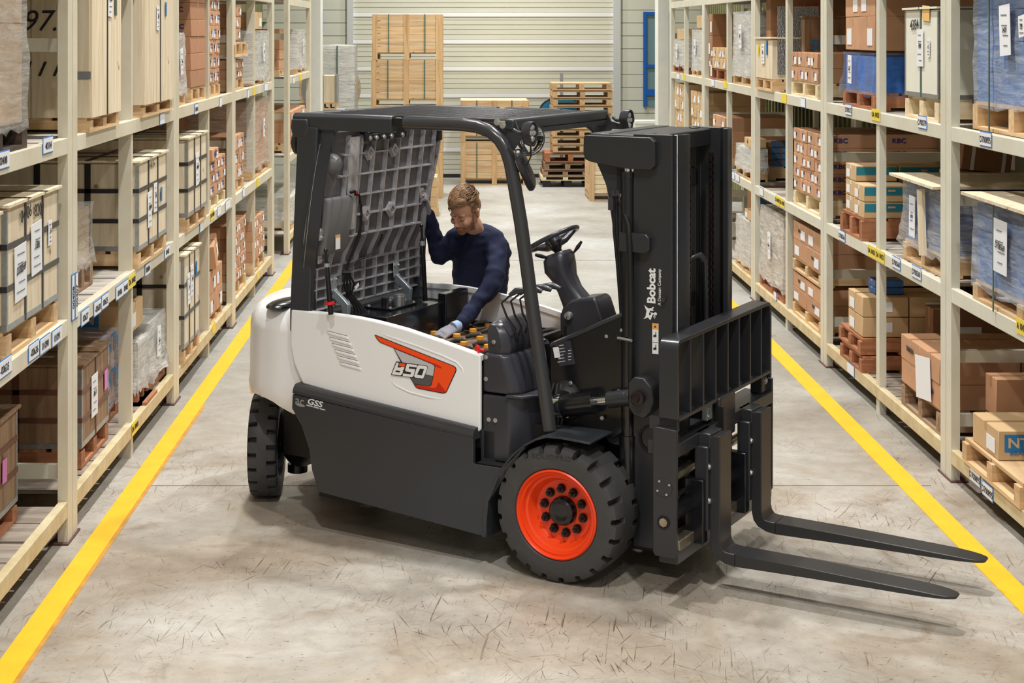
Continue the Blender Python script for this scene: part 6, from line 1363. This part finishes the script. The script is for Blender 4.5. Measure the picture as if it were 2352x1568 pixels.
# ---------------- the man at the battery ----------------
M['skin'] = mat('skin', (224, 172, 146), 0.5, var=0.08, scale=14, spec=0.4)
M['lips'] = mat('lips', (190, 120, 104), 0.5)
M['beard'] = mat('short_beard', (172, 124, 96), 0.85, var=0.35, scale=120, bump=0.6, bscale=260)
M['hair'] = mat('light_brown_hair', (168, 132, 98), 0.5, rgb2=(112, 82, 56), scale=30, stretch=(1, 3, 1), spec=0.5)
M['knit'] = mat('navy_sweatshirt', (31, 37, 62), 0.85, var=0.15, scale=5, bump=0.35, bscale=9, spec=0.25)
M['trs'] = mat('dark_trousers', (34, 36, 44), 0.85, bump=0.3, bscale=12)
M['glove'] = mat('grey_knit_glove', (150, 148, 158), 0.9, var=0.2, scale=140, bump=0.3, bscale=300)
M['glove_c'] = mat('pale_blue_glove_cuff', (158, 180, 208), 0.9, var=0.12, scale=100)
M['shoe'] = mat('black_shoe', (26, 24, 24), 0.5)
def remesh(mb, name, m, vox, par=None, smooth=6, mats=None):
    o = link(name, mb.mesh(name, m), None)
    r = o.modifiers.new('r', 'REMESH'); r.mode = 'VOXEL'; r.voxel_size = vox
    s = o.modifiers.new('s', 'SMOOTH'); s.factor = .5; s.iterations = smooth
    bpy.context.view_layer.update(); dg_ = bpy.context.evaluated_depsgraph_get()
    me = bpy.data.meshes.new_from_object(o.evaluated_get(dg_)); me.name = name; o.modifiers.clear(); o.data = me; me.shade_smooth()
    if par is not None: o.parent = par
    return o
def limb(mb, pts, rad, n=16, sub=6, fold=None):
    """smooth tapered limb through pts; fold=(amplitude, list of parameter centres)"""
    pts = [Vector(p) for p in pts]; out = []; rr = []
    for i in range(len(pts)-1):
        p0, p1, p2, p3 = pts[max(i-1, 0)], pts[i], pts[i+1], pts[min(i+2, len(pts)-1)]
        for j in range(sub):
            t = j/sub; q = .5*((2*p1)+(p2-p0)*t+(2*p0-5*p1+4*p2-p3)*t*t+(3*p1-p0-3*p2+p3)*t**3); out.append(q)
            k = i+t; f_ = 0
            if fold:
                for c in fold[1]: f_ += fold[0]*math.exp(-((k-c)*5)**2)*math.sin((k-c)*22)
            rr.append(rad[i]+(rad[i+1]-rad[i])*t+f_)
    out.append(pts[-1]); rr.append(rad[-1]); mb.tube(out, rr, n)
    mb.ell(out[0], (rr[0],)*3, 8); mb.ell(out[-1], (rr[-1],)*3, 8); return mb
neck = at(1093, 528, 10.0); shL = at(1141, 556, 9.98); elL = at(1129, 655, 9.76); wrL = at(1058, 745, 9.52)
shR = at(1056, 540, 10.02); elR = at(1010, 588, 10.08); wrR = at(984, 492, 9.97); pel = at(1108, 752, 10.24); chest = at(1104, 600, 10.10)
hc = at(1067, 484, 9.88)
fd = Vector((-.50, -.72, -.50)).normalized(); up0 = Vector((-.12, -.35, .93)); rt = fd.cross(up0).normalized(); upv = rt.cross(fd).normalized()
HM = Matrix((-rt, -fd, upv)).transposed().to_4x4(); HM = Matrix.Translation(hc) @ HM @ Matrix.Scale(1.06, 4)     # canonical head: face towards -y, up z
if HM.to_3x3().determinant() < 0: HM = Matrix.Translation(hc) @ Matrix((rt, -fd, upv)).transposed().to_4x4() @ Matrix.Scale(1.06, 4)
HR = HM.to_3x3()
hb = MB()
def he(c, r): hb.ell(HM @ Vector(c), r, 12, 0, HR)
he((0, .012, .040), (.076, .097, .090)); he((0, -.025, -.038), (.060, .068, .070)); he((0, -.074, -.098), (.026, .020, .020)); he((.0, -.045, -.085), (.046, .045, .030))
for s_ in (-1, 1):
    he((s_*.027, -.073, .022), (.024, .013, .009)); he((s_*.038, -.066, -.030), (.022, .022, .022)); he((s_*.079, .012, -.012), (.009, .019, .031)); he((s_*.082, .018, .004), (.010, .014, .018)); he((s_*.029, -.074, .002), (.017, .013, .011))
    he((s_*.011, -.104, -.034), (.009, .009, .007))
he((0, -.096, -.004), (.010, .016, .026)); he((0, -.110, -.026), (.012, .013, .011)); he((0, -.090, -.063), (.024, .011, .0055)); he((0, -.089, -.072), (.020, .011, .0055))
nb = HM @ Vector((0, .02, -.06))
limb(hb, [nb, nb.lerp(neck, .6), neck+Vector((.01, .03, -.03))], [.058, .058, .052])
# rest of the body, continuous under the clothes
limb(hb, [neck+Vector((.01, .03, -.04)), chest, pel], [.05, .085, .09], 20); limb(hb, [shL, elL, wrL], [.05, .036, .026]); limb(hb, [shR, elR, wrR], [.05, .036, .026]); dz_ = Vector((0, .02, -.05)); limb(hb, [neck+dz_, shL+dz_*.4], [.035, .04]); limb(hb, [neck+dz_, shR+dz_*.4], [.035, .04])
ftL, ftR = Vector((pel.x+.16, pel.y+.03, .07)), Vector((pel.x-.13, pel.y+.10, .07))
for ft, sx_ in ((ftL, .09), (ftR, -.09)): limb(hb, [pel+Vector((sx_, 0, 0)), (pel+ft)/2+Vector((sx_*.8, -.05, 0)), ft], [.085, .058, .04])
PS = remesh(hb, 'person', M['skin'], .0042, None, 4)
tag(PS, 'bearded fair-haired man in a navy sweatshirt and grey glove leaning over the open forklift', 'person')
me = PS.data; me.materials.append(M['beard']); me.materials.append(M['lips']); inv = HM.inverted()
for p_ in me.polygons:
    c = inv @ p_.center
    nz_ = noise.noise(c*60)*.008
    if abs(c.x) < .1 and c.z > -.14 and c.y < .03:
        lip = abs(c.x) < .024 and -.077 < c.z < -.060 and c.y < -.088
        line = -.046 if c.y < -.075 else -.062+(c.y+.075)*.75
        bz = (c.z < line-.006+nz_ and c.y < -.0 and not (abs(c.x) < .03 and c.z > -.047)) or (abs(c.x) > .056 and c.z < .02 and -.012 < c.y < .004+nz_)
        if lip: p_.material_index = 2
        elif bz and c.z > -.125: p_.material_index = 1
def child(o, par=PS): o.parent = par; return o
eb = MB()
for s_ in (-1, 1):
    eb.tube([HM @ Vector((s_*.014, -.093, .020)), HM @ Vector((s_*.030, -.092, .027)), HM @ Vector((s_*.048, -.078, .022))], [.003, .0045, .002], 6)
eb.build('eyebrows', M['beard'], PS, 60)
el_ = MB()
for s_ in (-1, 1): el_.tube([HM @ Vector((s_*.016, -.0865, -.004)), HM @ Vector((s_*.029, -.089, -.0075)), HM @ Vector((s_*.043, -.079, -.003))], [.001, .0018, .001], 6)
el_.build('closed_lashes', mat('lash_brown', (70, 44, 34), .7), PS, 60)
# hair: cap and swept locks
hr = MB()
def hh(c, r): hr.ell(HM @ Vector(c), r, 12, 0, HR)
hh((0, .028, .058), (.081, .092, .085)); hh((0, .055, .01), (.076, .062, .068)); hh((.0, -.026, .102), (.062, .050, .030)); hh((0, -.050, .086), (.056, .022, .018))
for s_ in (-1, 1): hh((s_*.066, .03, .025), (.018, .045, .04)); hh((s_*.071, -.012, .03), (.009, .016, .03))
ho = remesh(hr, 'hair', M['hair'], .005, PS, 3)
lk = MB()
for i in range(950):
    a = R.uniform(0, 2*math.pi); b = R.uniform(.05, 1.35)
    d = Vector((math.sin(b)*math.cos(a), math.sin(b)*math.sin(a), math.cos(b)))
    if d.y < -.45 and d.z < .38: continue
    base = Vector((0, .018, .052))+Vector((d.x*.080, d.y*.102, d.z*.089))
    fl_ = Vector((-.5*(1 if d.z > .3 else .1)+R.uniform(-.25, .25), -.9 if d.z > .35 else .25, -.1 if d.z > .35 else -.8)); fl_ = (fl_-d*fl_.dot(d)).normalized()
    L_ = R.uniform(.03, .055)*(1.0 if d.z > .3 else .6); w_ = R.uniform(.0018, .0036)
    p = [base+d*.002, base+fl_*L_*.35+d*.007, base+fl_*L_*.7+d*.006, base+fl_*L_-d*.006]
    lk.tube([HM @ q for q in p], [w_, w_*1.1, w_*.8, .0006], 5)
lk.build('hair_locks', M['hair'], PS, 60)
# sweatshirt
sw = MB()
def oval(c, rx, ry, yaw=0.0, n=20, tilt=0): return [Vector((c.x+rx*math.cos(a)*math.cos(yaw)-ry*math.sin(a)*math.sin(yaw), c.y+rx*math.cos(a)*math.sin(yaw)+ry*math.sin(a)*math.cos(yaw), c.z+tilt*math.sin(a))) for a in [2*math.pi*i/n for i in range(n)]]
hem = at(1104, 712, 10.2)
sw.rings([oval(hem+Vector((0, .0, -.04)), .172, .12, -.05), oval(hem, .178, .128, -.05), oval(at(1103, 660, 10.17), .176, .128, -.05), oval(at(1104, 620, 10.13), .182, .13, -.05), oval(at(1105, 580, 10.09), .190, .13, -.05), oval(at(1104, 556, 10.06), .182, .115, -.05), oval(at(1101, 538, 10.03), .135, .095, -.05), oval(at(1097, 524, 10.02), .082, .075, -.05, tilt=.02)])
limb(sw, [at(1104, 545, 10.05), shL+Vector((-.015, .02, -.005)), (shL+elL)/2+Vector((.012, 0, 0)), elL, (elL+wrL)/2, wrL], [.085, .078, .066, .058, .050, .041], 20, 8, (.004, (2.4, 3.0, 3.5, 4.1, 4.6)))
limb(sw, [at(1100, 548, 10.05), shR+Vector((.01, .02, -.01)), (shR+elR)/2, elR, (elR+wrR)/2, wrR], [.085, .074, .062, .060, .050, .042], 20, 8, (.005, (2.2, 2.8, 3.3, 3.9)))
sw.tube([at(1096, 530, 10.01)+Vector((.074*math.cos(a), .066*math.sin(a)+.004, .022*math.sin(a)-.004)) for a in [2*math.pi*i/24 for i in range(25)]], .0105, 8)
so = remesh(sw, 'sweatshirt', M['knit'], .0095, PS, 3)
for v in so.data.vertices:
    c = v.co; k = noise.noise(Vector((c.x*7+c.z*5, c.y*5, c.z*17)))*.011+noise.noise(Vector((c.x*15-c.z*12, c.y*12, c.z*26)))*.006
    v.co = c+v.normal*k
so.data.shade_smooth()
cf = MB(); dcf = (wrL-elL).normalized(); cf.tube([wrL-dcf*.045, wrL-dcf*.04, wrL+dcf*.005, wrL+dcf*.008], [.040, .0435, .0415, .036], 20); cf.build('cuff', M['knit'], PS, 60)
# trousers and shoes
tr = MB()
for ft, sx_ in ((ftL, .085), (ftR, -.085)): limb(tr, [pel+Vector((sx_, 0, .04)), (pel+ft)/2+Vector((sx_*.8, -.05, 0)), ft+Vector((0, 0, .03))], [.115, .082, .062], 18)
tr.rings([oval(pel+Vector((0, 0, -.05)), .15, .11), oval(pel+Vector((0, 0, .12)), .165, .12)])
remesh(tr, 'trousers', M['trs'], .014, PS, 4)
for ft in (ftL, ftR):
    s_ = MB(); s_.ell(ft+Vector((0, -.05, -.025)), (.048, .13, .045), 10); s_.ell(ft+Vector((0, .03, .0)), (.045, .06, .05), 8); so2 = remesh(s_, 'shoe', M['shoe'], .012, PS, 2)
# gloved hands: palm, four unequal fingers and a thumb
def hand(w, palm, tips, thumb, pw, name='glove', rr=.0098):
    """w wrist, palm = centre of knuckles, tips = list of finger point lists"""
    g_ = MB(); d = (palm-w).normalized()
    side = pw.normalized(); nrm = d.cross(side).normalized()
    rs = []
    for t, hw, th in ((-.25, .030, .025), (0, .030, .024), (.35, .038, .021), (.7, .043, .018), (1.0, .043, .015), (1.08, .036, .010)):
        c = w.lerp(palm, t); rs.append([c+side*hw*math.cos(a)+nrm*th*math.sin(a) for a in [2*math.pi*i/16 for i in range(16)]])
    g_.rings(rs)
    for k_, tp in enumerate(tips):
        root = palm-d*.02+side*(-.032+.0215*k_); P_ = [root]+[Vector(q) for q in tp]
        limb(g_, P_, [rr*1.1]+[rr]*(len(P_)-2)+[rr*.82], 10, 3)
    T_ = [w.lerp(palm, .35)+side*(-.030)]+[Vector(q) for q in thumb]; limb(g_, T_, [.014, .012, .009][:len(T_)]+[.009]*(len(T_)-3), 10, 3)
    return remesh(g_, name, M['glove'], .0036, PS, 3)
w0 = wrL+dcf*.0; pk_ = at(1020, 764, 9.43)
side = Vector((.30, -.80, -.35)); d_ = (pk_-w0).normalized(); side = (side-d_*side.dot(d_)).normalized(); dn = Vector((0, 0, -1))
tips = []
for k_, (L1, L2) in enumerate(((.036, .030), (.040, .034), (.036, .032), (.028, .026))):
    r0 = pk_+side*(-.032+.0215*k_)
    a_ = r0+d_*L1*.9+dn*.010; b_ = a_+d_*L2*.45+dn*L2*.8; c_ = b_+dn*.016-d_*.002
    tips.append([a_, b_, c_])
th_ = w0.lerp(pk_, .55)+side*-.048+dn*.022
hand(w0, pk_, tips, [th_, th_+d_*.030+dn*.016, th_+d_*.050+dn*.028], side)
gc = MB(); gc.tube([wrL-dcf*.02, wrL+dcf*.0, wrL+(pk_-wrL)*.28, wrL+(pk_-wrL)*.45], [.030, .033, .036, .037], 18); gc.build('glove_cuff', M['glove_c'], PS, 60)
# other hand holds the hood edge
w1 = wrR; pk1 = at(981, 462, 9.93); d1 = (pk1-w1).normalized(); s1 = Vector((.1, -.9, .1)); s1 = (s1-d1*s1.dot(d1)).normalized()
tips1 = []
for k_, L1 in enumerate((.034, .038, .035, .027)):
    r0 = pk1+s1*(-.032+.0215*k_); a_ = r0+d1*L1+Vector((-.006, 0, 0)); b_ = a_+Vector((-.030, -.004, -.002)); tips1.append([a_, b_, b_+Vector((-.006, 0, -.022))])
t1_ = w1.lerp(pk1, .5)+s1*-.045+Vector((-.01, 0, 0)); hand(w1, pk1, tips1, [t1_, t1_+d1*.03+Vector((-.014, 0, 0)), t1_+d1*.045+Vector((-.03, 0, 0))], s1)
gt = hc*0+w0.lerp(pk_, .42)+Vector((-.0, -.0, .036))
